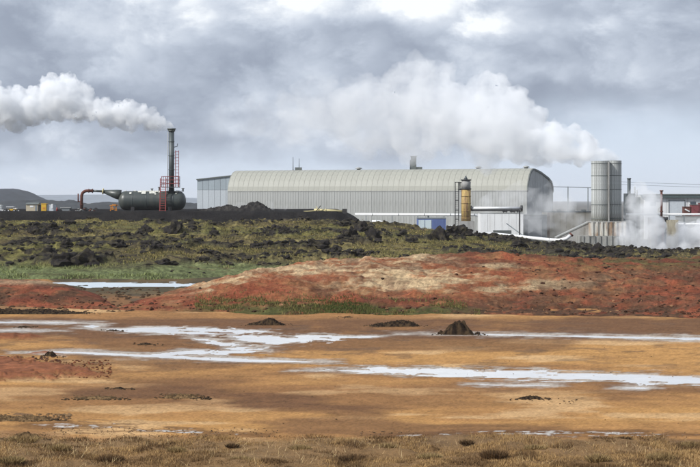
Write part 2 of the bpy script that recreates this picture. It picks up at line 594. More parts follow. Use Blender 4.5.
# shallow streams on the flat, drawn as bands on the plain: upper and lower edge rows of each along its run
def band(px, py, up, lo, jit=1.0, seed=0.0):
    """signed half-depth (>0 inside) in rows of a band between two edge curves, with a frayed outline"""
    a0, a1 = up[0][0], up[-1][0]
    wx = (fbm(px * 0.03, py * 0.15, seed + 7, 3) - 0.5) * 60
    n = ((fbm((px + wx) * 0.022, py * 0.30, seed, 4, 0.6) - 0.5) * 8.0 + (fbm((px + wx) * 0.09, py * 0.9, seed + 3, 4, 0.65) - 0.5) * 4.2) * jit
    u, l = interp(px, up), interp(px, lo)
    ed = np.minimum(px - a0, a1 - px)
    tap = np.clip(ed / max(8.0, 0.16 * (a1 - a0)), 0, 1) ** 0.6
    mid = (u + l) / 2 - 0.25 * (l - u) * (1 - tap)
    u, l = mid - (mid - u) * tap, mid + (l - mid) * tap
    n = n - 1.2 * (1 - tap) - 0.45
    bars = smooth(0.50, 0.62, fbm((px + wx) * 0.035 + 40, py * 0.75, seed + 5, 4, 0.6)) * 3.4 * jit * np.clip((l - u) / 8, 0, 1)
    n = n - bars
    d = np.minimum(py - u, l - py) + n * np.clip((l - u) / 6, 0.3, 1)
    return np.where(ed > 0, d, np.minimum(d, -0.5 + ed * 0.2))


STREAMS = [
    ('stream', 'shallow white stream running across the flat nearest the grass', [
        ([(292, 371), (330, 367.5), (420, 366.5), (500, 368.5), (600, 372.5), (700, 376), (960, 384)],
         [(292, 371), (330, 372.5), (430, 376), (520, 379.5), (640, 384), (700, 386), (960, 396)], 0.7, 1.0),
        ([(470, 383.6), (560, 384.2)], [(470, 384.8), (560, 385.6)], 0.4, 1.5),
        ([(618, 386.5), (652, 386.5)], [(618, 388.3), (652, 388.6)], 0.4, 1.7)]),
    ('stream', 'braided white stream on the left of the mud flat', [
        ([(80, 328), (130, 328), (200, 329), (260, 331), (330, 334), (382, 335)],
         [(80, 329.2), (130, 331), (200, 334.5), (250, 342), (300, 342), (382, 337.6)], 1.35, 2.0),
        ([(190, 336), (240, 343), (275, 350)], [(190, 339.5), (240, 350), (275, 354)], 1.4, 2.5),
        ([(150, 353), (200, 349.5), (270, 343)], [(150, 356), (200, 354.5), (270, 353)], 0.8, 2.8),
        ([(15, 352), (50, 350), (80, 350.5), (170, 355), (260, 359), (335, 361)],
         [(15, 354.5), (50, 353.2), (80, 353.6), (170, 358.5), (260, 361.8), (335, 363)], 0.5, 3.1),
        ([(82, 324.5), (101, 324.2)], [(82, 328.2), (101, 328.0)], 0.5, 3.4),
        ([(-40, 321.4), (20, 321.8), (95, 322.6)], [(-40, 322.2), (20, 322.6), (95, 323.2)], 0.8, 3.8),
        ([(-40, 329.6), (60, 330.4)], [(-40, 330.6), (60, 331.1)], 0.7, 4.0)]),
    ('stream', 'thin far white stream along the right half of the flat', [
        ([(398, 333.2), (470, 333.4), (560, 334.6), (700, 336.8), (960, 342)],
         [(398, 334.0), (470, 334.5), (560, 336.3), (700, 339.6), (960, 347)], 0.6, 5.0)]),
]
POND = ([(44, 280.5), (90, 280.3), (200, 280.5)], [(44, 283), (75, 286.5), (140, 287.2), (200, 288)])


def stream_depth(px, py):
    d = np.full(px.shape, -9.0)
    for _, _, bands in STREAMS:
        for up, lo, j, sd in bands:
            d = np.maximum(d, band(px, py, up, lo, j, sd))
    return d


def crust(px, py):
    d = np.maximum.reduce([
        band(px, py, [(25, 424), (70, 422), (115, 424), (200, 430), (270, 433)], [(25, 425), (70, 430), (115, 431), (200, 434.5), (270, 436)], 1.3, 7.0),
        band(px, py, [(360, 434), (450, 432), (560, 430), (660, 431), (700, 434)], [(360, 437.5), (450, 438), (560, 437), (660, 437.5), (700, 436)], 1.3, 8.0),
        band(px, py, [(560, 431), (650, 430)], [(560, 434), (650, 435)], 0.7, 8.4),
        band(px, py, [(50, 422.5), (110, 423.5)], [(50, 428), (110, 429.5)], 1.0, 8.6)])
    return d


def rows_to_D(py):
    return F * HC / (py - HY)


def grass_edge(px):
    return 438.5 + (fbm(px * 0.02, 3.3, 0.0, 4) - 0.5) * 9


def build_mud():
    pys = np.concatenate([[1700, 1100, 800, 650, 580, 540, 515], np.arange(500, 271, -0.55)])
    px, py = np.meshgrid(PXS, pys)
    D = rows_to_D(py)
    X, Y = (px - 350) / F * D, D
    Z = (fbm(X * 0.25, Y * 0.25, 0, 5) - 0.5) * 0.10 + (fbm(X * 1.7, Y * 1.1, 4.0, 4) - 0.5) * 0.035
    s = stream_depth(px, py)
    pond = band(px, py, POND[0], POND[1], 0.4, 6.0)
    wet = smooth(-9, 0.5, s)
    # relief flattens out near the water, drops under it inside
    Z = Z * (1 - 0.85 * wet)
    Z = Z - 0.05 * smooth(-0.4, 0.4, s) + 0.0
    Z = np.where(pond > -1.5, -0.12 * smooth(-0.5, 1, pond) - 0.02, Z)
    # colour zones
    gold = np.array((0.475, 0.255, 0.09)); tan = np.array((0.345, 0.175, 0.068)); brown = np.array((0.175, 0.086, 0.039))
    pale = np.array((0.60, 0.385, 0.19)); dark = np.array((0.125, 0.078, 0.05)); red = np.array((0.24, 0.09, 0.042))
    st = fbm(px * 0.006, py * 0.075, 1.0, 6, 0.55)
    st2 = fbm(px * 0.02, py * 0.25, 2.0, 5, 0.55)
    goldm = np.clip(interp(py, [(300, .3), (318, .35), (335, .15), (346, .5), (360, .75), (372, .3), (384, .35), (396, .35), (412, .85), (428, .8), (436, .4), (500, .3)])
                    + (st - 0.5) * 2.2 + (st2 - 0.5) * 0.35 + 0.08, 0, 1)
    rightgold = smooth(300, 420, px) * smooth(342, 348, py) * (1 - smooth(362, 368, py))
    goldm = np.clip(goldm + 0.5 * rightgold, 0, 1)
    leftbrown = (1 - smooth(420, 620, px)) * smooth(383, 388, py) * (1 - smooth(404, 416, py - (st - 0.5) * 20))
    goldm = np.clip(goldm - 0.55 * leftbrown * (0.5 + st2), 0, 1)
    c = lerpc(tan, gold, goldm)
    brownm = np.clip(smooth(0.47, 0.66, fbm(px * 0.006 + 9, py * 0.07, 3.0, 4, .45)) * 0.75
                     + smooth(316, 321, py) * (1 - smooth(333, 341, py)) * (0.55 + 0.45 * smooth(0.4, 0.55, st2)) * 0.95
                     + leftbrown * 0.35, 0, 1)
    c = lerpc(c, brown, brownm)
    c = lerpc(c, pale, 0.75 * smooth(0.55, 0.70, fbm(px * 0.009 + 4, py * 0.12, 5.0, 5)) * (1 - brownm))
    c = lerpc(c, dark, 0.5 * smooth(0.60, 0.72, fbm(px * 0.03, py * 0.35, 8.0, 5)) * smooth(310, 330, py) * (1 - smooth(345, 400, py)))
    # wet rim round the streams
    rim = smooth(-5, -0.3, s + (st2 - 0.5) * 4)
    c = lerpc(c, brown * 0.8, 0.65 * rim)
    c = lerpc(c, (0.50, 0.45, 0.39), 0.8 * smooth(-3.2, 0.2, s + (fbm(px * 0.05, py * 0.9, 19.0, 4, 0.65) - 0.5) * 7))  # pale silt margin, its colour also standing in for the wet mud's reflection
    ln2 = fbm((px + (st - 0.5) * 80) * 0.018, py * 0.42, 33.0, 5, 0.6)
    thin = np.exp(-((ln2 - 0.5) / 0.012) ** 2) + 0.8 * np.exp(-((ln2 - 0.58) / 0.010) ** 2)
    c = c * (1 - 0.26 * np.clip(thin, 0, 1) * smooth(0.42, 0.6, fbm(px * 0.01, py * 0.09, 35.0, 4)) * smooth(316, 330, py) * (1 - smooth(425, 436, py)))[..., None]
    sp = fbm(px * 0.5, py * 1.6, 37.0, 3, 0.7)
    c = c * (1 + 0.55 * (sp - 0.5))[..., None]
    # red fans on the left
    rd = np.maximum.reduce([
        band(px, py, [(-60, 352), (0, 357), (30, 360), (70, 366), (112, 373)], [(-60, 384), (0, 382), (40, 380), (80, 378), (112, 377)], 1.3, 11.0),
        band(px, py, [(-60, 330), (0, 331.5), (48, 335.5)], [(-60, 342), (0, 340), (48, 338.5)], 0.8, 12.0),
        band(px, py, [(25, 352.5), (45, 350), (70, 354)], [(25, 356), (45, 357), (70, 357)], 0.6, 13.0)])
    rm = smooth(-0.8, 2.0, rd)
    Z = Z + 0.16 * smooth(-0.5, 4, rd) * (0.6 + fbm(X * 1.5, Y * 1.5, 2.0, 4))
    fr = fbm(px * 0.12, py * 0.8, 15.0, 5, 0.65)
    c = lerpc(c, red * (0.35 + 1.3 * fr[..., None]), rm)
    # salt crust by the grass
    cr = crust(px, py)
    cm = smooth(0.0, 2.0, cr) * smooth(0.42, 0.6, fbm(px * 0.12, py * 1.1, 9.0, 4, 0.6))
    c = lerpc(c, brown * 0.7, 0.7 * smooth(-3, 0, cr))
    c = lerpc(c, (0.55, 0.52, 0.48), cm)
    # dark rough soil line on the left and soil under the grass
    ln = band(px, py, [(-60, 411), (0, 413), (60, 415), (150, 421)], [(-60, 418), (0, 419), (60, 420), (150, 424)], 1.0, 14.0)
    c = lerpc(c, dark, 0.8 * smooth(-0.5, 1.5, ln) * smooth(0.45, 0.55, fbm(px * 0.1, py * 0.8, 3.0, 3)))
    g = smooth(-3, 3, py - grass_edge(px))
    c = lerpc(c, (0.19, 0.12, 0.06), g * 0.85)
    Z = Z + g * (fbm(X * 0.8, Y * 0.8, 7.0, 4) - 0.45) * 0.35
    # scrub flat left of the red hill, behind it the pond shore
    scrub = smooth(306, 300, py) * smooth(-100, 0, px)
    c = lerpc(c, (0.13, 0.085, 0.05), scrub * smooth(0.42, 0.56, fbm(px * 0.05, py * 0.4, 6.0, 5)))
    c = lerpc(c, (0.07, 0.06, 0.035), 0.85 * smooth(298, 293, py) * smooth(40, 70, px))
    alpha = 1 - np.clip(0.6 * rim + 0.25 * brownm, 0, 0.85)
    C = np.concatenate([c, alpha[..., None]], -1)
    me = np_mesh('mud_flat', np.stack([X, Y, Z], -1).reshape(-1, 3), grid_faces(*px.shape), C.reshape(-1, 4), True, M['mud'])
    tag(link(bpy.data.objects.new('mud_flat', me)), 'orange and brown mud flat with pale crusts', kind='structure')
    # water sheets, one for each stream, lying in the carved channels
    for name, lab, bands in STREAMS:
        V, Fc = [], []
        for up, lo, j, sd in bands:
            xs = np.arange(up[0][0] - 4, up[-1][0] + 5, 4.0)
            u, l = interp(xs, up) - 3.0, interp(xs, lo) + 3.0
            k = 4
            ys = np.stack([u + (l - u) * i / (k - 1) for i in range(k)])
            xx = np.broadcast_to(xs, ys.shape)
            Dd = rows_to_D(ys)
            b0 = len(V)
            zz = np.full(ys.shape, -0.028 - 0.0003 * sd)
            V += np.stack([(xx - 350) / F * Dd, Dd, zz], -1).reshape(-1, 3).tolist()
            Fc += (grid_faces(*ys.shape) + b0).tolist()
        me = np_mesh(name, V, Fc, None, True, M['water'])
        tag(link(bpy.data.objects.new(name, me)), lab, kind='structure')
    xs = np.arange(30, 215, 5.0)
    ys = np.array([278.5, 282, 285, 290.0])
    xx, yy = np.meshgrid(xs, ys)
    Dd = rows_to_D(yy)
    me = np_mesh('pond', np.stack([(xx - 350) / F * Dd, Dd, np.full(xx.shape, -0.07)], -1).reshape(-1, 3), grid_faces(*xx.shape), None, True, M['silica'])
    tag(link(bpy.data.objects.new('pond', me)), 'narrow white pond at the foot of the mossy slope', kind='structure')


build_mud()

# red hill -----------------------------------------------------------
CREST_Y = [(-300, 281), (0, 279.5), (40, 282), (70, 288), (95, 298), (118, 311), (150, 301), (200, 287), (250, 274), (300, 266), (350, 260), (400, 257),
           (450, 255.5), (500, 254.5), (550, 256), (600, 258.5), (650, 258.5), (700, 258), (960, 256)]
CREST_D = [(-300, 150), (0, 147), (40, 143), (70, 137), (95, 128), (118, 118), (150, 126), (200, 136), (250, 146), (300, 155), (350, 162), (450, 170),
           (500, 172), (600, 173), (700, 175), (960, 178)]
BASE_Y = [(-300, 306), (0, 307), (60, 309), (100, 311), (118, 312), (150, 312), (220, 314), (300, 316), (500, 319), (700, 320.5), (960, 322)]


def red_z(px, D, detail=True):
    X = (px - 350) / F * D
    cd, cy = interp(px, CREST_D), interp(px, CREST_Y)
    zc = HC - (cy - HY) * cd / F
    bd = F * HC / (interp(px, BASE_Y) - HY) + (fbm(X * 0.12, 2.0, 0.0, 4) - 0.5) * 9
    t = np.clip((D - bd) / np.maximum(cd - bd, 3), 0, 1)
    up = np.sin(t * math.pi / 2) ** 1.15
    back = 1 - smooth(cd + 1, cd + 26, D)
    z = zc * up * back - 0.28 * (1 - smooth(0, 0.06, t)) - 0.5 * (1 - back)
    if detail:
        amp = smooth(0, 0.15, t) * np.clip(zc, 0, 1.2)
        z = z + amp * ((fbm(X * 0.12, D * 0.12, 1.0, 5) - 0.5) * 0.8 + (fbm(X * 0.55, D * 0.5, 2.0, 5, 0.6) - 0.5) * 0.55
                       + (np.abs(fbm(X * 0.3, D * 0.3, 5.0, 4) - 0.5)) * -0.7 + (fbm(X * 1.6, D * 1.6, 3.0, 3) - 0.5) * 0.22)
    return z


def build_red():
    Ds = np.arange(100, 205, 0.6)
    px, D = np.meshgrid(PXS, Ds)
    X = (px - 350) / F * D
    Z = red_z(px, D)
    py = HY + (HC - Z) * F / D
    n1 = fbm(X * 0.09, D * 0.10, 1.5, 6, 0.6)
    gul = fbm(X * 0.55 + 0.25 * D * 0.1, D * 0.10, 12.5, 5, 0.6)
    n2 = 0.6 * fbm(X * 0.30, D * 0.30, 2.5, 6, 0.65) + 0.4 * gul
    n3 = fbm(X * 0.9, D * 0.9, 6.5, 4, 0.6)
    red = np.array((0.29, 0.085, 0.042)); dkred = np.array((0.13, 0.045, 0.028)); org = np.array((0.33, 0.16, 0.07))
    cream = np.array((0.66, 0.51, 0.31)); brown = np.array((0.15, 0.078, 0.044)); olive = np.array((0.10, 0.095, 0.035))
    c = lerpc(red, org, smooth(0.42, 0.62, n2))
    c = lerpc(c, dkred, smooth(0.50, 0.66, n1) * 0.8)
    # bleached ground along the crest and in lenses on the middle of the hill
    bl = np.maximum(smooth(14, 4, py - interp(px, CREST_Y)) * smooth(150, 200, px) * (1 - smooth(420, 480, px)) * 0.55,
                    np.exp(-((px - 410) / 75) ** 2 - ((py - 278) / 13) ** 2) * 1.15)
    bl = np.maximum(bl, np.exp(-((px - 540) / 70) ** 2 - ((py - 286 + (px - 540) * 0.09) / 5.5) ** 2) * 1.5)
    bl = np.maximum(bl, np.exp(-((px - 498) / 22) ** 2 - ((py - 266) / 3) ** 2))
    bl = np.maximum(bl, np.exp(-((px - 320) / 60) ** 2 - ((py - 272) / 6) ** 2) * 0.8)
    c = lerpc(c, cream, np.clip(smooth(0.48, 0.66, n2 * 0.6 + n3 * 0.4 + bl * 0.17 - 0.05) * np.clip(bl * 1.6, 0, 1), 0, 0.95))
    c = lerpc(c, (0.46, 0.26, 0.11), np.clip(bl, 0, 1) * 0.3)
    c = lerpc(c, dkred * 0.8, smooth(0.56, 0.66, gul) * 0.55)
    # right: brown clods and dead scrub, thin moss towards its top
    rt = smooth(430, 600, px + (n1 - 0.5) * 250 + (py - 285) * 2.2)
    c = lerpc(c, brown, rt * smooth(0.40, 0.58, n3 * 0.6 + n2 * 0.4) * 0.85)
    c = lerpc(c, olive, smooth(520, 600, px) * smooth(16, 3, py - interp(px, CREST_Y)) * smooth(0.4, 0.55, n2) * 0.75)
    # foot of the hill: brown rubble and olive moss
    ft = smooth(302, 309, py + (n1 - 0.5) * 8) * smooth(150, 230, px)
    c = lerpc(c, brown * 0.8, ft * smooth(0.35, 0.5, n3))
    c = lerpc(c, (0.09, 0.10, 0.03), ft * smooth(0.46, 0.56, n2) * (1 - smooth(430, 500, px)) * 0.85)
    lf = smooth(130, 100, px)
    c = lerpc(c, brown * 0.7, lf * smooth(0.45, 0.58, n2) * 0.85)
    c = lerpc(c, cream * 0.8, lf * np.exp(-((py - 282) / 2.5) ** 2) * 0.6)
    c = c * (1 + 0.8 * (fbm(px * 0.5, D * 1.4, 17.0, 3, 0.7) - 0.5) + 0.4 * (fbm(px * 0.14, D * 0.5, 18.0, 3, 0.6) - 0.5))[..., None]
    me = np_mesh('red_hill', np.stack([X, D, Z], -1).reshape(-1, 3), grid_faces(*px.shape), c.reshape(-1, 3), True, M['red'])
    tag(link(bpy.data.objects.new('red_hill', me)), 'low rust red hill with bleached cream patches', kind='structure')


build_red()

# mossy lava slope ----------------------------------------------------
SC_Y = [(-300, 222), (330, 222), (380, 223), (400, 226), (430, 230), (450, 232.5), (480, 236), (520, 241), (560, 245.5), (600, 248.5), (640, 251.5), (670, 253.5), (700, 255), (960, 258)]
SC_D = [(-300, 256), (400, 256), (520, 250), (600, 240), (640, 232), (960, 225)]


def slope_z(px, D, detail=True):
    X = (px - 350) / F * D
    cd = interp(px, SC_D)
    zc = HC - (interp(px, SC_Y) - HY) * cd / F
    d0 = interp(px, [(-300, 166), (60, 164), (180, 165), (260, 175), (960, 180)]) + (fbm(X * 0.15, 1.0, 0.0, 3) - 0.5) * 5
    t = np.clip((D - d0) / (cd - d0), 0, 1)
    up = t ** 0.85
    back = smooth(cd, cd + 55, D)
    z = zc * up * (1 - back) - 3.6 * back - 0.35 * (1 - smooth(0, 0.04, t))
    if detail:
        amp = smooth(0.0, 0.2, t) * (1 - 0.5 * back)
        l = lump(X, D)
        z = z + amp * ((fbm(X * 0.08, D * 0.08, 3.0, 4) - 0.5) * 0.9 + (fbm(X * 0.4, D * 0.35, 4.0, 5, 0.65) - 0.5) * 0.85
                       + l * (0.25 + 0.6 * fbm(X * 1.1, D * 1.1, 5.0, 3)))
    return z


def lump(X, D):
    return smooth(0.555, 0.66, fbm(X * 0.13, D * 0.22, 21.0, 5, 0.6))


def build_slope():
    Ds = np.concatenate([np.arange(156, 262, 0.55), np.arange(262, 330, 2.5)])
    px, D = np.meshgrid(PXS, Ds)
    X = (px - 350) / F * D
    Z = slope_z(px, D)
    py = HY + (HC - Z) * F / D
    n1 = fbm(X * 0.07, D * 0.09, 1.7, 6, 0.6)
    n2 = fbm(X * 0.3, D * 0.35, 2.7, 6, 0.65)
    n3 = fbm(X * 1.0, D * 1.0, 3.7, 4, 0.6)
    moss = np.array((0.21, 0.19, 0.065)); olive = np.array((0.12, 0.115, 0.045)); green = np.array((0.20, 0.235, 0.10)); straw = np.array((0.33, 0.265, 0.11))
    lava = np.array((0.042, 0.037, 0.031)); brown = np.array((0.115, 0.085, 0.05))
    c = lerpc(olive, moss, smooth(0.38, 0.6, n2))
    c = lerpc(c, straw, smooth(0.47, 0.64, n1) * 0.8)
    c = lerpc(c, brown * 0.9, smooth(0.50, 0.40, fbm(X * 0.05 + 7, D * 0.09, 8.7, 5, 0.6)) * 0.6)
    c = lerpc(c, brown, smooth(0.50, 0.62, n3) * 0.7)
    shore = smooth(258, 270, py + (n1 - 0.5) * 14) * smooth(330, 250, px)
    c = lerpc(c, green, shore * smooth(0.36, 0.5, n2 + 0.08) * 0.9)
    c = lerpc(c, lava, np.clip(lump(X, D) * smooth(0.36, 0.5, n3) + smooth(0.60, 0.66, n3) * 0.8, 0, 1) * (1 - 0.75 * shore))
    rt = smooth(430, 560, px)
    c = lerpc(c, lava * 1.2, rt * smooth(0.42, 0.55, n2) * 0.85)
    c = c * (1 + 1.2 * (fbm(px * 0.5, D * 1.4, 27.0, 3, 0.7) - 0.5) + 0.6 * (fbm(px * 0.15, D * 0.5, 28.0, 3, 0.6) - 0.5))[..., None]
    me = np_mesh('grass_slope', np.stack([X, D, Z], -1).reshape(-1, 3), grid_faces(*px.shape), c.reshape(-1, 3), True, M['slope'])
    tag(link(bpy.data.objects.new('grass_slope', me)), 'mossy green lava slope below the plant', kind='structure')


build_slope()


def find_slope(px, py):
    Ds = np.arange(164, 258, 0.25)
    z = slope_z(np.full(Ds.shape, float(px)), Ds, True)
    rows = HY + (HC - z) * F / Ds
    k = int(np.argmin(np.abs(rows - py)))
    return float(Ds[k]), float(z[k])


def bank_z(px, D):
    X = (px - 350) / F * D
    up = smooth(255.5, 261.5, D + (fbm(X * 0.3, 0.5, 0.0, 3) - 0.5) * 2)
    z = 4.0 + (6.2 - 4.0) * up
    z = z + (fbm(X * 0.6, D * 0.6, 2.0, 4) - 0.5) * 0.28 * (1 - 0.7 * smooth(262, 266, D))
    z = z - 9.4 * smooth(332, 348, D)
    z = z - (z + 3.4) * smooth(346, 402, px) * (1 - smooth(255, 257, D) * 0) - 0.9 * smooth(335, 352, px)
    return z


def build_bank():
    PXB = PXS[PXS < 402]
    Ds = np.concatenate([np.arange(254, 264, 0.35), np.arange(264, 350, 2.0)])
    px, D = np.meshgrid(PXB, Ds)
    X = (px - 350) / F * D
    Z = bank_z(px, D)
    n = fbm(X * 0.5, D * 0.5, 3.0, 4)
    c = lerpc((0.012, 0.0115, 0.012), (0.030, 0.027, 0.026), n)
    me = np_mesh('gravel_bank', np.stack([X, D, Z], -1).reshape(-1, 3), grid_faces(*px.shape), c.reshape(-1, 3), True, M['gravel'])
    tag(link(bpy.data.objects.new('gravel_bank', me)), 'black gravel embankment carrying the tank', kind='structure')


build_bank()

# wide ground to the horizon and the hills ------------------------------
gx = np.array([-9000, -4000, -2000, -1000, -600, -350, -200, -100, 0, 100, 200, 350, 600, 1000, 2000, 4000, 9000.0])
gy = np.array([-300, -50, 50, 150, 250, 300, 350, 400, 450, 500, 600, 800, 1200, 2000, 4000, 8000, 14000.0])
GX, GY = np.meshgrid(gx, gy)
gc = lerpc((0.10, 0.10, 0.10), (0.16, 0.15, 0.13), fbm(GX * 0.01, GY * 0.01, 1.0, 3))
me = np_mesh('ground', np.stack([GX, GY, np.full(GX.shape, -3.2)], -1).reshape(-1, 3), grid_faces(*GX.shape), gc.reshape(-1, 3), True, M['far'])
tag(link(bpy.data.objects.new('ground', me)), 'grey plain around the plant', kind='structure')


def hill(name, label, ridge, D, depth, c, rough=1.0, seed=0.0):
    """a ridge whose skyline follows rows of the photo, with real depth front and back"""
    a = np.array(ridge, float)
    xs = np.linspace(a[0, 0], a[-1, 0], 160)
    ts = np.linspace(-1, 1, 40)
    px, t = np.meshgrid(xs, ts)
    Dd = D + t * depth
    s = D / F
    top = (HY - interp(px, ridge)) * s + HC + 3.2
    X = (px - 350) / F * D
    prof = np.cos(t * math.pi / 2) ** 1.3
    end = smooth(a[0, 0], a[0, 0] + 12, px) * smooth(a[-1, 0], a[-1, 0] - 8, px)
    nz = fbm(X / (s * 9), Dd / (s * 9), seed, 5, 0.55) - 0.5
    Z = -3.4 + top * prof * end * (1 + rough * 0.22 * nz) + 0.0
    cc = lerpc(np.array(c) * 0.75, np.array(c) * 1.3, fbm(X / (s * 6), Dd / (s * 6), seed + 2, 5))
    me = np_mesh(name, np.stack([X, Dd, Z], -1).reshape(-1, 3), grid_faces(*px.shape), cc.reshape(-1, 3), True, M['hillfar'])
    return tag(link(bpy.data.objects.new(name, me)), label, kind='structure')


hill('far_hill', 'pale far ridge on the left horizon', [(-300, 192), (-60, 193), (40, 195), (100, 194.5), (150, 196), (215, 199), (260, 200)], 6500, 700, (0.16, 0.19, 0.23), 0.4, 1.0)  # pale blue of distance haze is partly put into the base colour
hill('hill', 'dark blue rounded hill at the left edge', [(-200, 196), (-60, 190), (-10, 189), (14, 188.4), (22, 190.5), (28, 194), (36, 199), (46, 201), (60, 203)], 2300, 260, (0.035, 0.042, 0.055), 0.5, 2.0)  # bluish base colour carries some of the air haze as well
hill('lava_ridge', 'low dark lava ridge behind the gravel bank', [(-120, 202), (30, 201), (45, 199.5), (58, 201.5), (70, 200.5), (85, 203), (110, 202), (150, 203.5), (230, 203)], 1300, 60, (0.05, 0.055, 0.06), 1.6, 3.0)

# ------------------------------------------------------------------ the hangar and its annex
TH = math.radians(24)
HL, HW = 98.7, 25.8
RC = P(527, 200, 480)
hloc = Vector((RC.x - HL * math.cos(TH), 480 + HL * math.sin(TH), -3.2))
hangar = thing('turbine_hall', 'long cream barrel-roofed turbine hall behind the slope', 'hall', hloc, -TH)
PROF = [(0.0, 0.0), (0.0, 14.0), (0.25, 15.4), (0.9, 17.0), (1.9, 18.5), (3.3, 19.7), (5.0, 20.35), (7.0, 20.5)]
REAR = [(7.0, 20.5), (13.0, 19.7), (21.0, 18.0), (24.0, 16.9), (25.3, 15.6), (25.8, 14.0), (25.8, 0.0)]
NP = 56
pw = HL / NP
# lower wall panel: a sheet with two shallow ribs; upper panel: the same, bent over the shoulder
mbw = MB().box(0.03, pw - 0.03, -0.02, 0.10, 0.0, 13.9)
mbw.box(-0.045, 0.045, -0.10, -0.02, 0.0, 13.9).box(pw * 0.5 - 0.04, pw * 0.5 + 0.04, -0.06, -0.02, 0.0, 13.9)
mew = mbw.mesh('wall_panel', M['wallgrey'])
up_prof = [(y - 0.10, z) for y, z in PROF[1:3]] + [(y - 0.05, z + 0.05) for y, z in PROF[3:]]
mbu = MB().strip(up_prof, 0.03, pw - 0.03, 0.12)
rib = [(y - 0.12, z + 0.07) for y, z in PROF[1:]]
rib2 = [(y - 0.02, z - 0.02) for y, z in PROF[1:]][::-1]
mbu.prism(rib + rib2, -0.05, 0.05)
meu = mbu.mesh('roof_panel', M['cream'])
for k in range(NP):
    for nm, me in (('wall_panel', mew), ('roof_panel', meu)):
        o = bpy.data.objects.new(nm, me)
        o.location = (k * pw, 0, 0)
        link(o, hangar)
mb = MB().box(0, HL, -0.16, -0.03, 13.82, 14.0)
mb.build('eaves_rail', M['wallgrey'], hangar, (0, 0, 0))
MB().strip(REAR, 0, HL, 0.15).build('rear_roof', M['cream'], hangar, (0, 0, 0))
endprof = PROF + REAR[1:]
# end walls: vertical sheets cut to the roof profile
ez = lambda y: float(np.interp(y, [p[0] for p in endprof[1:-1]], [p[1] for p in endprof[1:-1]]))
ew = MB()
ys = np.linspace(0.15, HW - 0.15, 14)
for i in range(13):
    y0, y1 = ys[i] + 0.03, ys[i + 1] - 0.03
    ew.add([(HL - 0.05, y0, 0), (HL - 0.05, y1, 0), (HL - 0.05, y1, ez(y1) - 0.2), (HL - 0.05, y0, ez(y0) - 0.2),
            (HL - 0.3, y0, 0), (HL - 0.3, y1, 0), (HL - 0.3, y1, ez(y1) - 0.2), (HL - 0.3, y0, ez(y0) - 0.2)],
           [(0, 1, 2, 3), (7, 6, 5, 4), (0, 4, 5, 1), (1, 5, 6, 2), (2, 6, 7, 3), (3, 7, 4, 0)])
    if i in (3, 7, 10):
        ew.box(HL - 0.05, HL + 0.05, y1 - 0.05, y1 + 0.05, 0, ez(y1) - 0.3)
ew.build('end_wall', M['endgrey'], hangar, (0, 0, 0))
ew2 = MB()
ew2.add([(0.06, y, z) for y, z in endprof] + [(0.25, y, z) for y, z in endprof],
        [tuple(range(len(endprof))), tuple(range(2 * len(endprof) - 1, len(endprof) - 1, -1))])
ew2.build('end_wall', M['wallgrey'], hangar, (0, 0, 0))
tr = MB()
ep = endprof[1:-1]
inner = [(y + (HW / 2 - y) * 0.035, z - 0.55) for y, z in ep]
tr.prism(ep + inner[::-1], HL - 0.03, HL + 0.25)
tr.build('gable_trim', M['trim'], hangar, (0, 0, 0))

# things standing on the hall roof
def on_roof(px, yl):
    """point on the roof, yl metres behind the front wall, in direction px"""
    for t in np.linspace(0, HL, 800):
        x = hloc.x + t * math.cos(TH) + yl * math.sin(TH)
        y = hloc.y - t * math.sin(TH) + yl * math.cos(TH)
        if 350 + F * x / y >= px:
            break
    return Vector((x, y, -3.2 + ez(yl)))


for px, ht, lab in ((293, 4.4, 'taller thin lightning mast on the left of the hall roof'), (298.8, 3.9, 'thin mast with a vent box at its foot on the hall roof')):
    p = on_roof(px, 8)
    t = thing('roof_mast', lab, 'mast', p, group='masts on the hall roof')
    MB().tube([p - Vector((0, 0, 0.2)), p + Vector((0, 0, ht))], [0.12, 0.07], 8).build('pole', M['steel'], t)
    MB().tube([p, p + Vector((0, 0, 0.35))], 0.3, 8).build('foot', M['trim'], t)
    if px > 295:
        MB().box(p.x - 1.3, p.x + 0.9, p.y - 0.5, p.y + 0.5, p.z - 0.2, p.z + 1.1).build('vent_box', M['trim'], t)
p = on_roof(413.5, 9)
t = thing('exhaust_stack', 'grey square exhaust stack on the hall roof with a low side duct', 'stack', p)
mb = MB().box(p.x - 0.85, p.x + 0.8, p.y - 0.8, p.y + 0.8, p.z - 0.3, p.z + 4.2)
mb.build('shaft', M['trim'], t)
MB().box(p.x - 1.0, p.x + 0.95, p.y - 0.95, p.y + 0.95, p.z + 4.2, p.z + 4.45).build('cap', M['steel'], t)
MB().box(p.x + 0.82, p.x + 2.6, p.y - 0.6, p.y + 0.6, p.z - 0.3, p.z + 1.1).build('side_duct', M['trim'], t)
MB().box(p.x - 1.15, p.x - 0.87, p.y - 0.3, p.y + 0.3, p.z - 0.3, p.z + 3.2).build('riser_pipe', M['steel'], t)
for px, wd, lab in ((358.5, 1.0, 'leftmost roof ventilator, between the thin masts and the square stack'), (478.5, 1.1, 'small roof ventilator above the yellow column'), (526, 1.0, 'roof ventilator at the right end of the hall')):
    p = on_roof(px, 8)
    t = thing('roof_ventilator', lab, 'ventilator', p, group='ventilators on the hall roof')
    MB().tube([p - Vector((0, 0, 0.3)), p + Vector((0, 0, 0.5))], wd * 0.6, 12).build('neck', M['trim'], t)
    MB().tube([p + Vector((0, 0, 0.5)), p + Vector((0, 0, 0.75)), p + Vector((0, 0, 1.0))], [wd * 1.1, wd * 0.9, wd * 0.3], 12).build('hood', M['wallgrey'], t)

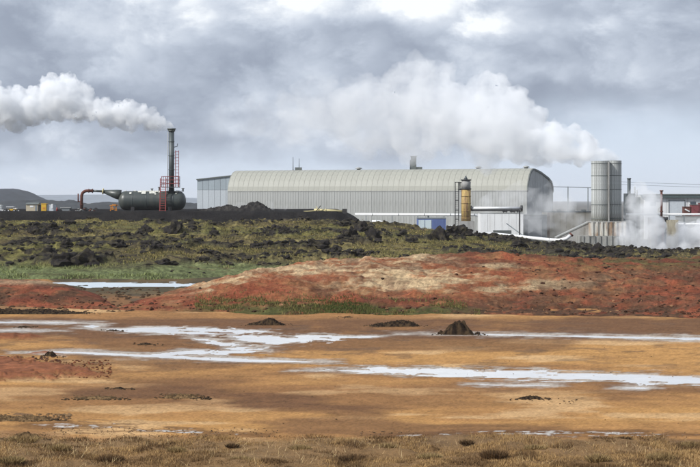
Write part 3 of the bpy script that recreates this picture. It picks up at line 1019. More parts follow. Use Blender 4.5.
# annex
ax0, ax1 = P(197, 200, 540).x, P(232, 200, 540).x
t = thing('annex_building', 'pale boxy annex at the left end of the turbine hall', 'building', ((ax0 + ax1) / 2, 540, -3.2))
zt0, zt1, zm = 14.6, 15.9, 11.3
n = 6
for k in range(n):
    a, b = ax0 + (ax1 - ax0) * k / n, ax0 + (ax1 - ax0) * (k + 1) / n
    MB().box(a + 0.04, b - 0.04, 540, 540.3, -3.2, zm - 0.05).build('wall_panel', M['annex'], t)
    za, zb = zt0 + (zt1 - zt0) * k / n, zt0 + (zt1 - zt0) * (k + 1) / n
    m2 = MB().add([(a + 0.04, 539.95, zm), (b - 0.04, 539.95, zm), (b - 0.04, 539.95, zb), (a + 0.04, 539.95, za),
                   (a + 0.04, 540.3, zm), (b - 0.04, 540.3, zm), (b - 0.04, 540.3, zb), (a + 0.04, 540.3, za)],
                  [(0, 1, 2, 3), (7, 6, 5, 4), (0, 4, 5, 1), (1, 5, 6, 2), (2, 6, 7, 3), (3, 7, 4, 0)])
    m2.build('upper_panel', M['annexdark'], t)
MB().add([(ax0, 540.35, -3.2), (ax1, 540.35, -3.2), (ax1, 540.35, zt1 - 0.1), (ax0, 540.35, zt0 - 0.1), (ax0, 556, -3.2), (ax1, 556, -3.2), (ax1, 556, zt1 - 0.1), (ax0, 556, zt0 - 0.1)],
         [(0, 1, 2, 3), (7, 6, 5, 4), (0, 4, 5, 1), (1, 5, 6, 2), (2, 6, 7, 3), (3, 7, 4, 0)]).build('core', M['annex'], t)
MB().bar((ax0 - 0.2, 540, zt0 + 0.1), (ax1 + 0.1, 540, zt1 + 0.1), 0.9, 0.35).build('fascia', M['trim'], t)

# ------------------------------------------------------------------ separator tank with its stack on the bank
D = 270.0
s = D / F
tk = thing('separator_tank', 'dark green horizontal steam separator with tall stack and red ladders', 'tank', P(150, 210.7, D))
cz, cy_ = HC - (200.6 - HY) * s, D
R = 9.6 * s
x0, x1 = P(118.5, 200, D).x, P(186, 200, D).x
path, rad = [], []
for a in np.linspace(0, 90, 7):
    path.append((x0 + 1.15 * (1 - math.sin(math.radians(a))), cy_, cz)); rad.append(max(0.02, R * math.cos(math.radians(90 - a)) if a else 0.02))
path2 = [(x0 + 1.15 * (1 - math.cos(math.radians(a))), cy_, cz) for a in np.linspace(0, 90, 8)]
rad2 = [max(0.03, R * math.sin(math.radians(a))) for a in np.linspace(0, 90, 8)]
pathr = [(x1 - 1.15 * (1 - math.sin(math.radians(a))), cy_, cz) for a in np.linspace(0, 90, 8)]
radr = [max(0.03, R * math.cos(math.radians(a))) for a in np.linspace(0, 90, 8)]
shell = MB().tube(path2 + pathr, rad2 + radr, 40).build('shell', M['tank'], tk)
for fx in (0.22, 0.42, 0.62, 0.82):
    xx = x0 + (x1 - x0) * fx
    MB().tube([(xx - 0.06, cy_, cz), (xx + 0.06, cy_, cz)], R + 0.03, 40).build('hoop', M['tank'], tk)
# insulation jacket peeling off along the top
jm = paint('weathered_jacket', (0.60, 0.60, 0.54), 0.7, dirt=(0.2, 0.2, 0.15), amt=0.7, scale=3, streak=False)
lay = [0.0]
def jacket(xa, xb, a0, a1):
    vs, fs = [], []
    k = 4
    lay[0] += 0.0008
    for i in range(k + 1):
        a = math.radians(a0 + (a1 - a0) * i / k)
        for rr in (R + 0.033, R + 0.05 + lay[0]):
            for xx in (xa, xb):
                vs.append((xx, cy_ - math.sin(a) * rr, cz + math.cos(a) * rr))
    for i in range(k):
        b = i * 4
        fs += [(b + 2, b + 3, b + 7, b + 6), (b, b + 4, b + 5, b + 1), (b, b + 2, b + 6, b + 4), (b + 1, b + 5, b + 7, b + 3)]
    fs += [(0, 1, 3, 2), (k * 4, k * 4 + 2, k * 4 + 3, k * 4 + 1)]
    MB().add(vs, fs).build('jacket_sheet', jm, tk)
rj = random.Random(12)
for _ in range(34):
    xa = rj.choice((rj.uniform(124, 163), rj.uniform(138, 160), rj.uniform(175, 181)))
    a0_ = rj.uniform(-10, 45)
    jacket(P(xa, 0, D).x, P(xa + rj.uniform(0.5, 2.2), 0, D).x, a0_, a0_ + rj.uniform(4, 16))
for xa, xb, a1 in ((138.5, 142, 34), (142.3, 146.5, 48), (146.8, 149, 24), (150, 155, 44), (155.3, 158.5, 30), (134, 136.5, 20), (159, 161, 36), (176, 179, 26)):
    jacket(P(xa, 0, D).x, P(xb, 0, D).x, -20, a1)
# nose cone, thin pipe, flange, rusty down-pipe
zn = HC - (191.3 - HY) * s
cone = MB().tube([P(120.5, 195, D), P(116, 194.2, D), P(104, 191.6, D)], [5.2 * s, 4.6 * s, 1.7 * s], 24).build('nose_cone', M['tank'], tk)
MB().tube([P(102.6, 191.3, D), P(103.6, 191.4, D)], 3.0 * s, 16).build('flange', M['paleyellow'], tk)
MB().tube([P(103, 191.4, D), P(92, 190.9, D)], 1.15 * s, 14).build('inlet_pipe', M['tank'], tk)
MB().tube(elbow(P(92.5, 190.9, D), P(81.6, 211.0, D), 6.5 * s, P(81.6, 190.7, D), 10), 1.5 * s, 16).build('elbow_pipe', M['rust'], tk)
for p_, q_ in (((92.2, 190.9), (93.0, 190.9)), ((88.6, 190.8), (89.1, 190.8))):
    MB().tube([P(*p_, D), P(*q_, D)], 2.1 * s, 16).build('flange', M['rust'], tk)
MB().tube([P(81.6, 204.5, D), P(81.6, 205.2, D)], 2.1 * s, 16).build('flange', M['rust'], tk)
MB().tube([P(78.2, 193.6, D), P(78.2, 202, D)], 0.65 * s, 10).tube([P(78.2, 201.4, D), P(81.6, 201.4, D)], 0.5 * s, 10).build('stub_pipe', M['rust'], tk)
# saddles
for px in (133.5, 170.5):
    x = P(px, 0, D).x
    MB().box(x - 0.28, x + 0.28, cy_ - 1.2, cy_ + 1.2, 6.0, cz - R * 0.62).build('saddle', M['black'], tk)
# stack
xs_ = P(171.5, 0, D).x
zb, ztp = cz + R * 0.6, HC - (129.5 - HY) * s
MB().tube([(xs_, cy_, zb), (xs_, cy_, ztp)], 2.7 * s, 24).build('stack', M['steel'], tk)
MB().tube([(xs_, cy_, ztp), (xs_, cy_, ztp + 0.18)], 4.4 * s, 24).tube([(xs_, cy_, ztp - 0.32), (xs_, cy_, ztp - 0.02)], 3.7 * s, 24).build('stack_cap', M['trim'], tk)
MB().tube([(xs_, cy_, zb), (xs_, cy_, zb + 0.9)], [3.6 * s, 2.75 * s], 24).build('stack_collar', M['steel'], tk)
for py in (142, 156, 170):
    z_ = HC - (py - HY) * s
    MB().tube([(xs_, cy_, z_), (xs_, cy_, z_ + 0.12)], 3.05 * s, 24).build('stack_flange', M['steel'], tk)
MB().tube([P(167.9, 132, D - 0.2), P(167.9, 192, D - 0.2)], 0.35 * s, 8).build('conduit', M['wallgrey'], tk)
MB().tube([P(172.5, 147.6, D), P(177.2, 146.4, D), P(177.6, 143.5, D)], 0.35 * s, 8).build('bracket', M['steel'], tk)


def ladder(name, parent, xa, xb, ya, z0, z1, mat, step=0.42, r=0.05, cage=False, yb=None):
    yb = ya if yb is None else yb
    m_ = MB()
    for x in (xa, xb):
        m_.bar((x, ya, z0), (x, yb, z1), r * 2)
    z = z0 + step * 0.6
    while z < z1:
        y = ya + (yb - ya) * (z - z0) / (z1 - z0)
        m_.bar((xa, y, z), (xb, y, z), r * 1.3)
        z += step
    ob = m_.build(name, mat, parent)
    return ob


zP = HC - (187.0 - HY) * s
ladder('ladder', tk, P(175.6, 0, D).x, P(178.8, 0, D).x, cy_ - 0.1, HC - (187 - HY) * s, HC - (150.5 - HY) * s, M['redpaint'], 0.5, 0.05)
for py in (152, 158, 164, 170):
    MB().bar(P(173.5, py, D - 0.1), P(176, py, D - 0.1), 0.07).build('ladder_bracket', M['steel'], tk)
ladder('ladder', tk, P(161.6, 0, D).x, P(167.2, 0, D).x, cy_ - R - 1.0, 6.1, zP + 1.4, M['redpaint'], 0.38, 0.065, yb=cy_ - R - 0.1)
MB().box(P(162.5, 0, D).x, P(179.6, 0, D).x, cy_ - R - 0.2, cy_ + 0.9, zP - 0.1, zP).build('platform', M['steel'], tk)
rl = MB()
xa, xb = P(162.8, 0, D).x, P(179.2, 0, D).x
yf, ybk = cy_ - R - 0.12, cy_ + 0.8
for z_ in (zP + 0.55, zP + 1.15, zP + 1.7):
    for y_ in (yf, ybk):
        rl.bar((xa, y_, z_), (xb, y_, z_), 0.08)
    for x_ in (xa, xb):
        rl.bar((x_, yf, z_), (x_, ybk, z_), 0.08)
for x_ in np.linspace(xa, xb, 5):
    for y_ in (yf, ybk):
        rl.bar((x_, y_, zP), (x_, y_, zP + 1.72), 0.09)
rl.build('railing', M['redpaint'], tk)
for px, h_ in ((159.2, 0.55), (152, 0.3), (183, 0.35)):
    x = P(px, 0, D).x
    MB().tube([(x, cy_, cz + R - 0.1), (x, cy_, cz + R + h_)], 0.13, 10).tube([(x, cy_, cz + R + h_), (x, cy_, cz + R + h_ + 0.12)], 0.24, 10).build('nozzle', M['trim'], tk)

# ------------------------------------------------------------------ small things on the bank, left
def bz(px, D_):
    return float(bank_z(np.array([float(px)]), np.array([float(D_)]))[0])


def boxpx(mb, pa, pb, ya, yb, D_, depth, dz0=None):
    a, b = P(pa, ya, D_), P(pb, yb, D_)
    z0 = b.z if dz0 is None else dz0
    return mb.box(a.x, b.x, D_, D_ + depth, z0, a.z)


D = 268.0
t = thing('site_hut', 'small beige site hut with a pale window beside the yellow generator', 'hut', P(32, 211, D))
boxpx(MB(), 26, 38, 204.3, 211.5, D, 2.0).build('wall', M['beige'], t)
MB().prism([(D - 0.15, P(0, 204.3, D).z), (D + 2.15, P(0, 204.3, D).z), (D + 1.0, P(0, 202.6, D).z)], P(25.6, 0, D).x, P(38.4, 0, D).x).build('roof', M['trim'], t)
boxpx(MB(), 30, 33.5, 205.6, 207.4, D - 0.04, 0.05).build('window', M['white'], t)
boxpx(MB(), 35, 37, 205.4, 211.2, D - 0.04, 0.05).build('door', M['greywall'], t)
t = thing('generator', 'bright yellow generator cabinet with a dark side on the gravel bank', 'generator', P(43, 211, D))
boxpx(MB(), 41.2, 46.2, 203.8, 211.3, D, 1.6).build('cabinet', M['yellow'], t)
boxpx(MB(), 38.6, 41.1, 205.0, 211.3, D + 0.1, 1.4).build('radiator', M['black'], t)
boxpx(MB(), 42.6, 45.0, 207.4, 209.2, D - 0.03, 0.04).build('louvre', M['orange'], t)
boxpx(MB(), 41.0, 46.4, 203.3, 203.75, D - 0.05, 1.7).build('lid', M['yellow'], t)
t = thing('white_container', 'pale grey container with a tall door right of the yellow generator', 'container', P(50, 211, D))
boxpx(MB(), 46.9, 53.4, 204.6, 211.4, D + 0.3, 2.4).build('body', M['annex'], t)
boxpx(MB(), 51.2, 52.8, 203.9, 208.4, D + 0.22, 0.07).build('door', M['white'], t)
boxpx(MB(), 46.8, 53.5, 204.2, 204.55, D + 0.25, 2.5).build('roof', M['wallgrey'], t)
t = thing('gas_bottle', 'small red gas bottle standing right of the grey container', 'gas bottle', P(57, 211, D))
a = P(57, 211.4, D)
MB().tube([a, a + Vector((0, 0, 0.45)), a + Vector((0, 0, 0.6)), a + Vector((0, 0, 0.66))], [0.16, 0.16, 0.09, 0.05], 12).build('bottle', M['redpaint'], t)
MB().tube([a + Vector((0, 0, 0.66)), a + Vector((0, 0, 0.74))], 0.06, 8).build('valve', M['trim'], t)
t = thing('skip', 'low grey skip on the gravel bank left of the rusty elbow pipe', 'skip', P(65, 211, D))
a, b = P(60.5, 207.6, D), P(70.5, 211.4, D)
MB().add([(a.x, D, a.z), (b.x, D, a.z), (b.x, D + 1.6, a.z), (a.x, D + 1.6, a.z), (a.x + 0.35, D + 0.1, b.z), (b.x - 0.35, D + 0.1, b.z), (b.x - 0.35, D + 1.5, b.z), (a.x + 0.35, D + 1.5, b.z)],
         [(0, 1, 5, 4), (1, 2, 6, 5), (2, 3, 7, 6), (3, 0, 4, 7), (4, 5, 6, 7), (0, 3, 2, 1)]).build('body', M['greywall'], t)
MB().bar((a.x - 0.05, D - 0.03, a.z), (b.x + 0.05, D - 0.03, a.z), 0.1).build('rim', M['wallgrey'], t)
# small loader at the far left
t = thing('loader', 'small white and yellow loader with a flat canopy at the left edge', 'loader', P(11, 211.5, D))
boxpx(MB(), 7.5, 15.5, 209.0, 210.6, D, 1.3).build('chassis', M['yellow'], t)
boxpx(MB(), 12.2, 16.2, 207.9, 209.1, D + 0.1, 1.1).build('hood', M['white'], t)
boxpx(MB(), 6.0, 13.6, 206.6, 207.2, D - 0.05, 1.4).build('canopy', M['white'], t)
for px in (7.4, 12.2):
    MB().bar(P(px, 207.1, D + 0.05), P(px, 209.2, D + 0.05), 0.08).build('post', M['trim'], t)
for px in (8.6, 14.2):
    for yy in (0.0, 1.3):
        c_ = P(px, 210.4, D + yy)
        wh = MB().tube([c_ - Vector((0, 0.14, 0)), c_ + Vector((0, 0.14, 0))], 0.21, 16).build('wheel', M['tyre'], t)
        MB().tube([c_ - Vector((0, 0.16, 0)), c_ + Vector((0, 0.16, 0))], 0.09, 12).build('rim', M['white'], wh)
MB().add([P(16.2, 209.2, D), P(17.8, 210.9, D), P(16.0, 211.2, D), P(16.2, 209.2, D + 1.3), P(17.8, 210.9, D + 1.3), P(16.0, 211.2, D + 1.3)],
         [(0, 1, 2), (5, 4, 3), (0, 3, 4, 1), (1, 4, 5, 2), (2, 5, 3, 0)]).build('bucket', M['steel'], t)
t = thing('drum_crate', 'pale crate at the very left edge of the gravel bank', 'crate', P(1.5, 211.4, D))
boxpx(MB(), -3, 1.4, 204.5, 211.4, D, 1.2).build('side', M['wallgrey'], t)
for py in (205.5, 207.5, 209.5):
    boxpx(MB(), -3.1, 1.6, py, py + 0.8, D - 0.05, 1.25).build('slat', M['annex'], t)
for i, (px, sz) in enumerate(((2.6, 1.0), (5.0, 0.7), (18.6, 0.6))):
    a = P(px, 211.4, D)
    m_ = MB().box(a.x - 0.13 * sz, a.x + 0.13 * sz, D - 0.2, D + 0.1, a.z, a.z + 0.3 * sz)
    m_.box(a.x - 0.16 * sz, a.x + 0.16 * sz, D - 0.23, D + 0.13, a.z + 0.3 * sz, a.z + 0.34 * sz)
    tagged(m_, 'white_bucket', M['white'], ['white tub nearest the left edge of the bank', 'small white tub between the crate and the loader', 'small white tub right of the loader'][i], 'tub', 'white tubs by the loader')
# scrap around the elbow pipe
t = thing('scrap_pile', 'dark pile of scrap steel and boards under the rusty elbow pipe', 'scrap', P(88, 211, D))
r_ = random.Random(3)
for k in range(16):
    px = r_.uniform(70, 101)
    h0 = r_.uniform(0.3, 2.6)
    a, b = P(px, 211.2, D + r_.uniform(-0.5, 1)), P(px + r_.uniform(-6, 6), 211.2 - h0, D + r_.uniform(-0.5, 1))
    MB().bar(a, b, r_.uniform(0.08, 0.3), r_.uniform(0.06, 0.16)).build('board', M[r_.choice(['black', 'greywall', 'rust', 'steel', 'concrete'])], t)
for px, r0 in ((85.5, 2.0), (91, 1.6), (96, 1.8)):
    c_ = P(px, 211.2 - r0, D + 0.5)
    MB().tube([c_ - Vector((0, 0.2, 0)), c_ + Vector((0, 0.2, 0))], r0 * s * 1.0, 14).build('valve_wheel', M['black'], t)
# orange trestle behind the tank's nose
t = thing('orange_trestle', 'orange steel trestle standing under the nose of the tank', 'trestle', P(113.5, 211, 275))
for p_, q_ in (((110.3, 211.6), (111.4, 205.8)), ((116.8, 211.6), (115.8, 205.8)), ((110.6, 209.2), (116.5, 209.2)), ((109.8, 205.6), (118.0, 205.2)), ((111.2, 206.2), (116.4, 211.3))):
    MB().bar(P(*p_, 275), P(*q_, 275), 0.16, 0.16).build('beam', M['orange'], t)
MB().bar(P(112.2, 205, 275), P(116.2, 205, 275), 0.5, 0.3).build('saddle', M['orange'], t)

# ridge pipe with crossed poles
D = 262.5
t = thing('pale_pipe', 'pale yellow pipe lying on the bank with a black end block', 'pipe', P(331, 212.4, D))
MB().tube([P(314, 209.9, D), P(344, 211.3, D)], 0.19, 12).build('pipe', M['paleyellow'], t)
boxpx(MB(), 342.2, 347, 208.9, 213.4, D - 0.2, 0.7).build('end_block', M['black'], t)
MB().tube([P(325, 210.4, D), P(326, 210.45, D)], 0.27, 12).build('flange', M['paleyellow'], t)
t = thing('crossed_poles', 'two crossed yellow poles on the bank at the end of the pale pipe', 'poles', P(318, 213, D - 0.5))
for p_, q_ in (((315.2, 212.4), (320.8, 205.6)), ((320.4, 212.4), (315.8, 206.4)), ((303.5, 211.4), (322, 210.2))):
    MB().bar(P(*p_, D - 0.5), P(*q_, D - 0.5), 0.12).build('pole', M['paleyellow'] if p_[0] != 315.2 else M['black'], t)

# ------------------------------------------------------------------ pipes, container, yellow column in front of the hall
D = 440.0
s4 = D / F
t = thing('steam_pipe', 'long white pipe along the front of the hall that bends down at its right end', 'pipe', P(420, 214.5, D))
MB().tube(elbow(P(355, 214.3, D), P(479.5, 233.5, D), 5 * s4, P(479.5, 215.0, D), 8), 1.25 * s4, 16).build('pipe', M['white'], t)
for px in (366, 392, 418, 444, 468):
    x = P(px, 0, D).x
    MB().box(x - 0.12, x + 0.12, D - 0.25, D + 0.25, -3.3, P(0, 215.5, D).z).build('support', M['greywall'], t)
    MB().tube([P(px + 6, 214.6, D), P(px + 6.6, 214.6, D)], 1.5 * s4, 16).build('flange', M['wallgrey'], t)
t = thing('steam_pipe', 'lower white pipe passing behind the blue container', 'pipe', P(420, 226, D - 8))
MB().tube([P(392, 225.8, D - 8), P(474, 226.4, D - 8)], 1.1 * s4, 14).build('pipe', M['white'], t)
for px in (396, 412, 450):
    x = P(px, 0, D - 8).x
    MB().box(x - 0.12, x + 0.12, D - 8.2, D - 7.8, -3.3, P(0, 226.4, D).z).build('support', M['greywall'], t)
t = thing('steam_pipe', 'short white bent pipe rising beside the dark end of the bank', 'pipe', P(381, 224, D - 30))
MB().tube(elbow(P(372, 221.5, D - 30), P(392, 231, D - 30), 2.2, P(386, 221.5, D - 30), 6), 1.2 * s4, 14).build('pipe', M['white'], t)
MB().tube([P(376, 221.5, D - 30), P(376.7, 221.5, D - 30)], 1.6 * s4, 14).build('flange', M['wallgrey'], t)

D = 400.0
s4 = D / F
t = thing('blue_container', 'blue container with two pale double doors in front of the hall', 'container', P(431, 233, D))
x0, x1 = P(417.2, 0, D).x, P(446, 0, D).x
zt, zb = P(0, 218.6, D).z, -3.25
xm = P(432, 0, D).x
m_ = MB().box(x0, x1, D, D + 3, zb, zt)
for k in range(11):
    xx = xm + 0.15 + (x1 - xm - 0.3) * k / 10
    m_.box(xx - 0.08, xx + 0.08, D - 0.07, D, zb + 0.2, zt - 0.25)
m_.build('body', M['bluebox'], t)
MB().box(x0 - 0.05, x1 + 0.05, D - 0.12, D + 3.05, zt, zt + 0.22).build('roof_rim', M['greywall'], t)
for a, b in ((418.6, 424.6), (425.2, 431.4)):
    dd = MB().box(P(a, 0, D).x, P(b, 0, D).x, D - 0.09, D - 0.01, zb, zt - 0.35).build('door', M['paleblue'], t)
    xh = P(424.2 if a < 420 else 425.8, 0, D).x
    MB().box(xh - 0.06, xh + 0.06, D - 0.15, D - 0.09, zb + 2.0, zb + 3.4).build('handle', M['trim'], dd)
c_ = P(428.4, 217.3, D)
MB().box(c_.x - 0.2, c_.x + 0.2, D + 0.2, D + 0.5, zt + 0.22, zt + 0.75).build('lamp', M['steel'], t)

D = 380.0
s4 = D / F
t = thing('yellow_column', 'rusty yellow steam column with grey head, side ladder and long arm pipe', 'column', P(466, 233, D))
c0 = P(466, 0, D)
zof = lambda py: HC - (py - HY) * s4
MB().tube([(c0.x, D, zof(222)), (c0.x, D, zof(189.5))], 4.8 * s4, 28).build('barrel', M['rustyellow'], t)
for py in (218.5, 211, 203.5, 196.5):
    MB().tube([(c0.x, D, zof(py)), (c0.x, D, zof(py - 0.7))], 5.15 * s4, 28).build('hoop', M['rustyellow'], t)
MB().tube([(c0.x, D, zof(189.5)), (c0.x, D, zof(188.4))], 5.4 * s4, 28).build('flange', M['black'], t)
MB().tube([(c0.x, D, zof(188.4)), (c0.x, D, zof(182.2)), (c0.x, D, zof(180.6))], [4.7 * s4, 4.7 * s4, 4.0 * s4], 28).build('head', M['concrete'], t)
MB().tube([(c0.x, D, zof(180.6)), (c0.x, D, zof(179.4))], 5.3 * s4, 28).build('head_flange', M['black'], t)
MB().tube([(c0.x - 0.05, D, zof(179.4)), (c0.x - 0.05, D, zof(177.6)), (c0.x - 0.05, D, zof(175.8))], [2.2 * s4, 1.2 * s4, 0.5 * s4], 14).build('valve', M['steel'], t)
MB().box(P(458.5, 0, D).x, P(474, 0, D).x, D - 1.9, D + 1.9, -3.25, zof(221)).build('base_block', M['concrete'], t)
lad = MB()
for px in (455.2, 458.6):
    x = P(px, 0, D).x
    lad.bar((x, D - 0.6, -3.2), (x, D - 0.6, zof(182)), 0.13)
    lad.bar((x, D + 0.6, -3.2), (x, D + 0.6, zof(182)), 0.13)
for py in (182.2, 191.5, 200.5, 210, 219):
    for y_ in (D - 0.6, D + 0.6):
        lad.bar((P(455, 0, D).x, y_, zof(py)), (P(458.8, 0, D).x, y_, zof(py)), 0.16)
    lad.bar((P(455.1, 0, D).x, D - 0.6, zof(py)), (P(455.1, 0, D).x, D + 0.6, zof(py)), 0.12)
for k in range(28):
    z_ = -3 + k * 0.5
    if z_ < zof(183):
        lad.bar((P(455.4, 0, D).x, D - 0.5, z_), (P(458.5, 0, D).x, D - 0.5, z_), 0.05)
lad.build('ladder_frame', M['black'], t)
m_ = MB()
for py in (182.6, 189.6):
    m_.bar((P(458, 0, D).x, D, zof(py)), (P(463, 0, D).x, D, zof(py)), 0.3)
m_.bar((P(460, 0, D).x, D, zof(182.6)), (P(460, 0, D).x, D, zof(189.6)), 0.22)
m_.build('bracket', M['black'], t)
arm = MB().tube([(c0.x, D, zof(208.2)), (P(521, 0, D).x, D, zof(208.2))], 1.35 * s4, 16).build('arm_pipe', M['white'], t)
MB().box(P(471, 0, D).x, P(520, 0, D).x, D - 0.28, D + 0.28, zof(211.2), zof(209.6)).build('arm_beam', M['black'], t)
MB().tube([(P(520.6, 0, D).x, D, zof(208.2)), (P(522.6, 0, D).x, D, zof(208.2))], 2.9 * s4, 16).build('arm_flange', M['black'], t)
MB().tube([(P(471, 0, D).x, D, zof(208.2)), (P(471.9, 0, D).x, D, zof(208.2))], 2.6 * s4, 16).build('arm_flange', M['black'], t)
MB().bar((P(519.6, 0, D).x, D, zof(210)), (P(519.6, 0, D).x, D, -3.2), 0.3).build('arm_post', M['black'], t)

# ------------------------------------------------------------------ low buildings between the column and the tower
D = 424.0
zf = lambda py, d: HC - (py - HY) * d / F
t = thing('white_shed', 'low white flat-roofed shed under the arm of the yellow column', 'building', P(503, 240, D))
x0, x1 = P(480.5, 0, D).x, P(523.4, 0, D).x
for k in range(6):
    a, b = x0 + (x1 - x0) * k / 6, x0 + (x1 - x0) * (k + 1) / 6
    MB().box(a + 0.03, b - 0.03, D, D + 0.2, -3.25, zf(213.4, D)).build('wall_panel', M['white'], t)
MB().box(x0, x1, D + 0.22, D + 9, -3.25, zf(213.6, D)).build('core', M['white'], t)
MB().box(x0 - 0.1, x1 + 0.1, D - 0.1, D + 9.1, zf(213.4, D), zf(212.8, D)).build('roof_edge', M['wallgrey'], t)
v_ = MB().box(P(493, 0, D).x, P(511, 0, D).x, D - 0.08, D - 0.005, zf(233.4, D), zf(230.2, D)).build('vent_grille', M['greywall'], t)
for k in range(5):
    z_ = zf(233.2 - k * 0.62, D)
    MB().box(P(493.2, 0, D).x, P(510.8, 0, D).x, D - 0.13, D - 0.085, z_ - 0.05, z_ + 0.05).build('slat', M['trim'], v_)
for i, (pa, pb, lab) in enumerate(((502.8, 507.5, 'left of the three dark fan units on the white shed'), (510.5, 515.5, 'middle dark fan unit on the white shed'), (516.8, 522.8, 'right dark fan unit on the white shed, below the arm end'))):
    a, b = P(pa, 0, D).x, P(pb, 0, D).x
    z0 = zf(212.8, D)
    t = thing('fan_unit', lab, 'fan unit', ((a + b) / 2, D + 0.6, z0), group='fan units on the white shed')
    MB().box(a, b, D + 0.2, D + 1.2, z0 + 0.15, z0 + 0.42).build('casing', M['black'], t)
    for f_ in (0.2, 0.8):
        xx = a + (b - a) * f_
        MB().bar((xx, D + 0.6, z0), (xx + 0.15, D + 0.6, z0 + 0.85), 0.16).build('leg', M['black'], t)
m_ = MB().bar(P(506.5, 223.5, D - 6), P(528.5, 239.5, D - 30), 0.2)
tagged(m_, 'leaning_pole', M['greywall'], 'thin grey pole leaning in front of the white shed', 'pole')
D = 434.0
t = thing('grey_shed', 'grey shed with a dark front between the white shed and the beige wall', 'building', P(535, 240, D))
MB().box(P(523.6, 0, D).x, P(547, 0, D).x, D, D + 8, -3.25, zf(215.6, D)).build('wall', M['greywall'], t)
MB().box(P(523.4, 0, D).x, P(547.2, 0, D).x, D - 0.3, D + 8.2, zf(215.6, D), zf(214.6, D)).build('roof', M['trim'], t)
MB().box(P(524.0, 0, D).x, P(525, 0, D).x, D - 0.15, D - 0.01, -3.25, zf(216, D)).build('post', M['wallgrey'], t)
MB().box(P(528, 0, D).x, P(542, 0, D).x, D - 0.1, D - 0.01, -3.25, zf(219.5, D)).build('roller_door', M['endgrey'], t)
D = 440.0
t = thing('beige_building', 'beige panelled building left of the twin tower', 'building', P(570, 240, D))
x0, x1 = P(547.4, 0, D).x, P(592, 0, D).x
nb = 7
for k in range(nb):
    a, b = x0 + (x1 - x0) * k / nb, x0 + (x1 - x0) * (k + 1) / nb
    MB().box(a + 0.04, b - 0.04, D, D + 0.2, -3.25, zf(212.3, D)).build('wall_panel', M['beige'], t)
MB().box(x0, x1, D + 0.22, D + 12, -3.25, zf(212.5, D)).build('core', M['beige'], t)
MB().box(x0 - 0.2, x1 + 0.2, D - 0.2, D + 12.2, zf(212.3, D), zf(211.3, D)).build('parapet', M['trim'], t)
MB().box(x0 - 0.05, x0 + 0.6, D - 0.12, D - 0.01, -3.25, zf(212.6, D)).build('corner_post', paint('brown_post', (0.25, 0.16, 0.1)), t)
for px in (558, 572, 583):
    MB().box(P(px, 0, D).x, P(px + 4, 0, D).x, D + 2, D + 4, zf(211.3, D), zf(209.6, D)).build('roof_box', M['wallgrey'], t)
# pipe lying on the crest with an upturned end
t = thing('white_pipeline', 'thick white pipeline lying on the slope crest with an upturned dark end', 'pipe', P(530, 240, 262))
Dp = 262.0
pts = [P(486, 233.3, Dp + 14), P(505, 235.2, Dp + 6), P(530, 237.8, Dp), P(549, 239.8, Dp - 4), P(559, 240.4, Dp - 5), P(566, 238.8, Dp - 5), P(571, 235.0, Dp - 5)]
MB().tube(pts, 1.7 * Dp / F, 18).build('pipe', M['white'], t)
MB().tube([P(570.8, 235.2, Dp - 5), P(571.9, 234.0, Dp - 5)], 2.2 * Dp / F, 16).build('end_flange', M['rust'], t)
for i, q in enumerate((pts[0], pts[1], pts[2], pts[3])):
    MB().box(q.x - 0.15, q.x + 0.15, q.y - 0.25, q.y + 0.25, q.z - 2.5, q.z - 0.1).build('support', M['concrete'], t)
    MB().tube([q - Vector((0.06, 0, 0)), q + Vector((0.06, 0, 0))], 2.0 * Dp / F, 18).build('flange', M['wallgrey'], t)

# ------------------------------------------------------------------ twin silencer tower
D = 400.0
s4 = D / F
zf4 = lambda py: HC - (py - HY) * s4
tw = thing('silencer_tower', 'tall weathered grey twin steam silencer tower on a concrete base', 'tower', P(607, 243, D))


def barrel(cx, cyv, r, z0, z1, n, part):
    """a round tower of upright staves, each its own piece"""
    da = 2 * math.pi / n
    vs = []
    for rr in (r, r - 0.25):
        for a in (-da / 2 * 0.93, 0, da / 2 * 0.93):
            for z in (z0, z1):
                vs.append((rr * math.cos(a), rr * math.sin(a), z))
    fs = [(0, 2, 3, 1), (2, 4, 5, 3), (6, 7, 9, 8), (8, 9, 11, 10), (0, 1, 7, 6), (4, 10, 11, 5), (0, 6, 8, 2), (2, 8, 10, 4), (1, 3, 9, 7), (3, 5, 11, 9)]
    me = MB().add(vs, fs).mesh('stave', M['tower'])
    for k in range(n):
        o = bpy.data.objects.new('stave', me)
        o.location = Vector((cx, cyv, 0)) - tw.location
        o.location.z = -tw.location.z
        o.rotation_euler = (0, 0, k * da)
        link(o, tw)
    MB().tube([(cx, cyv, z0), (cx, cyv, z1 - 0.4)], r - 0.27, 24).build('core', M['tower'], tw)


r1 = 8.9 * s4
cx1, cx2 = P(600.2, 0, D).x, P(614.2, 0, D).x
barrel(cx1, D, r1, zf4(223.5), zf4(161.0), 22, tw)
barrel(cx2, D + 2.2, r1 * 0.98, zf4(223.5), zf4(160.4), 22, tw)
for py in (164, 176, 190, 205, 219):
    MB().tube([(cx1, D, zf4(py)), (cx1, D, zf4(py - 0.6))], r1 + 0.05, 32).build('hoop', M['trim'], tw)
    MB().tube([(cx2, D + 2.2, zf4(py - 0.3)), (cx2, D + 2.2, zf4(py - 0.9))], r1 * 0.98 + 0.05, 32).build('hoop', M['trim'], tw)
MB().box(P(607.0, 0, D).x, P(608.0, 0, D).x, D - 2.2, D - 0.9, zf4(222), zf4(162)).build('downpipe', M['concrete'], tw)
MB().box(P(589.8, 0, D).x, P(624.2, 0, D).x, D - 2.6, D + 5.2, zf4(236.5), zf4(222.4)).build('base', M['towerbase'], tw)
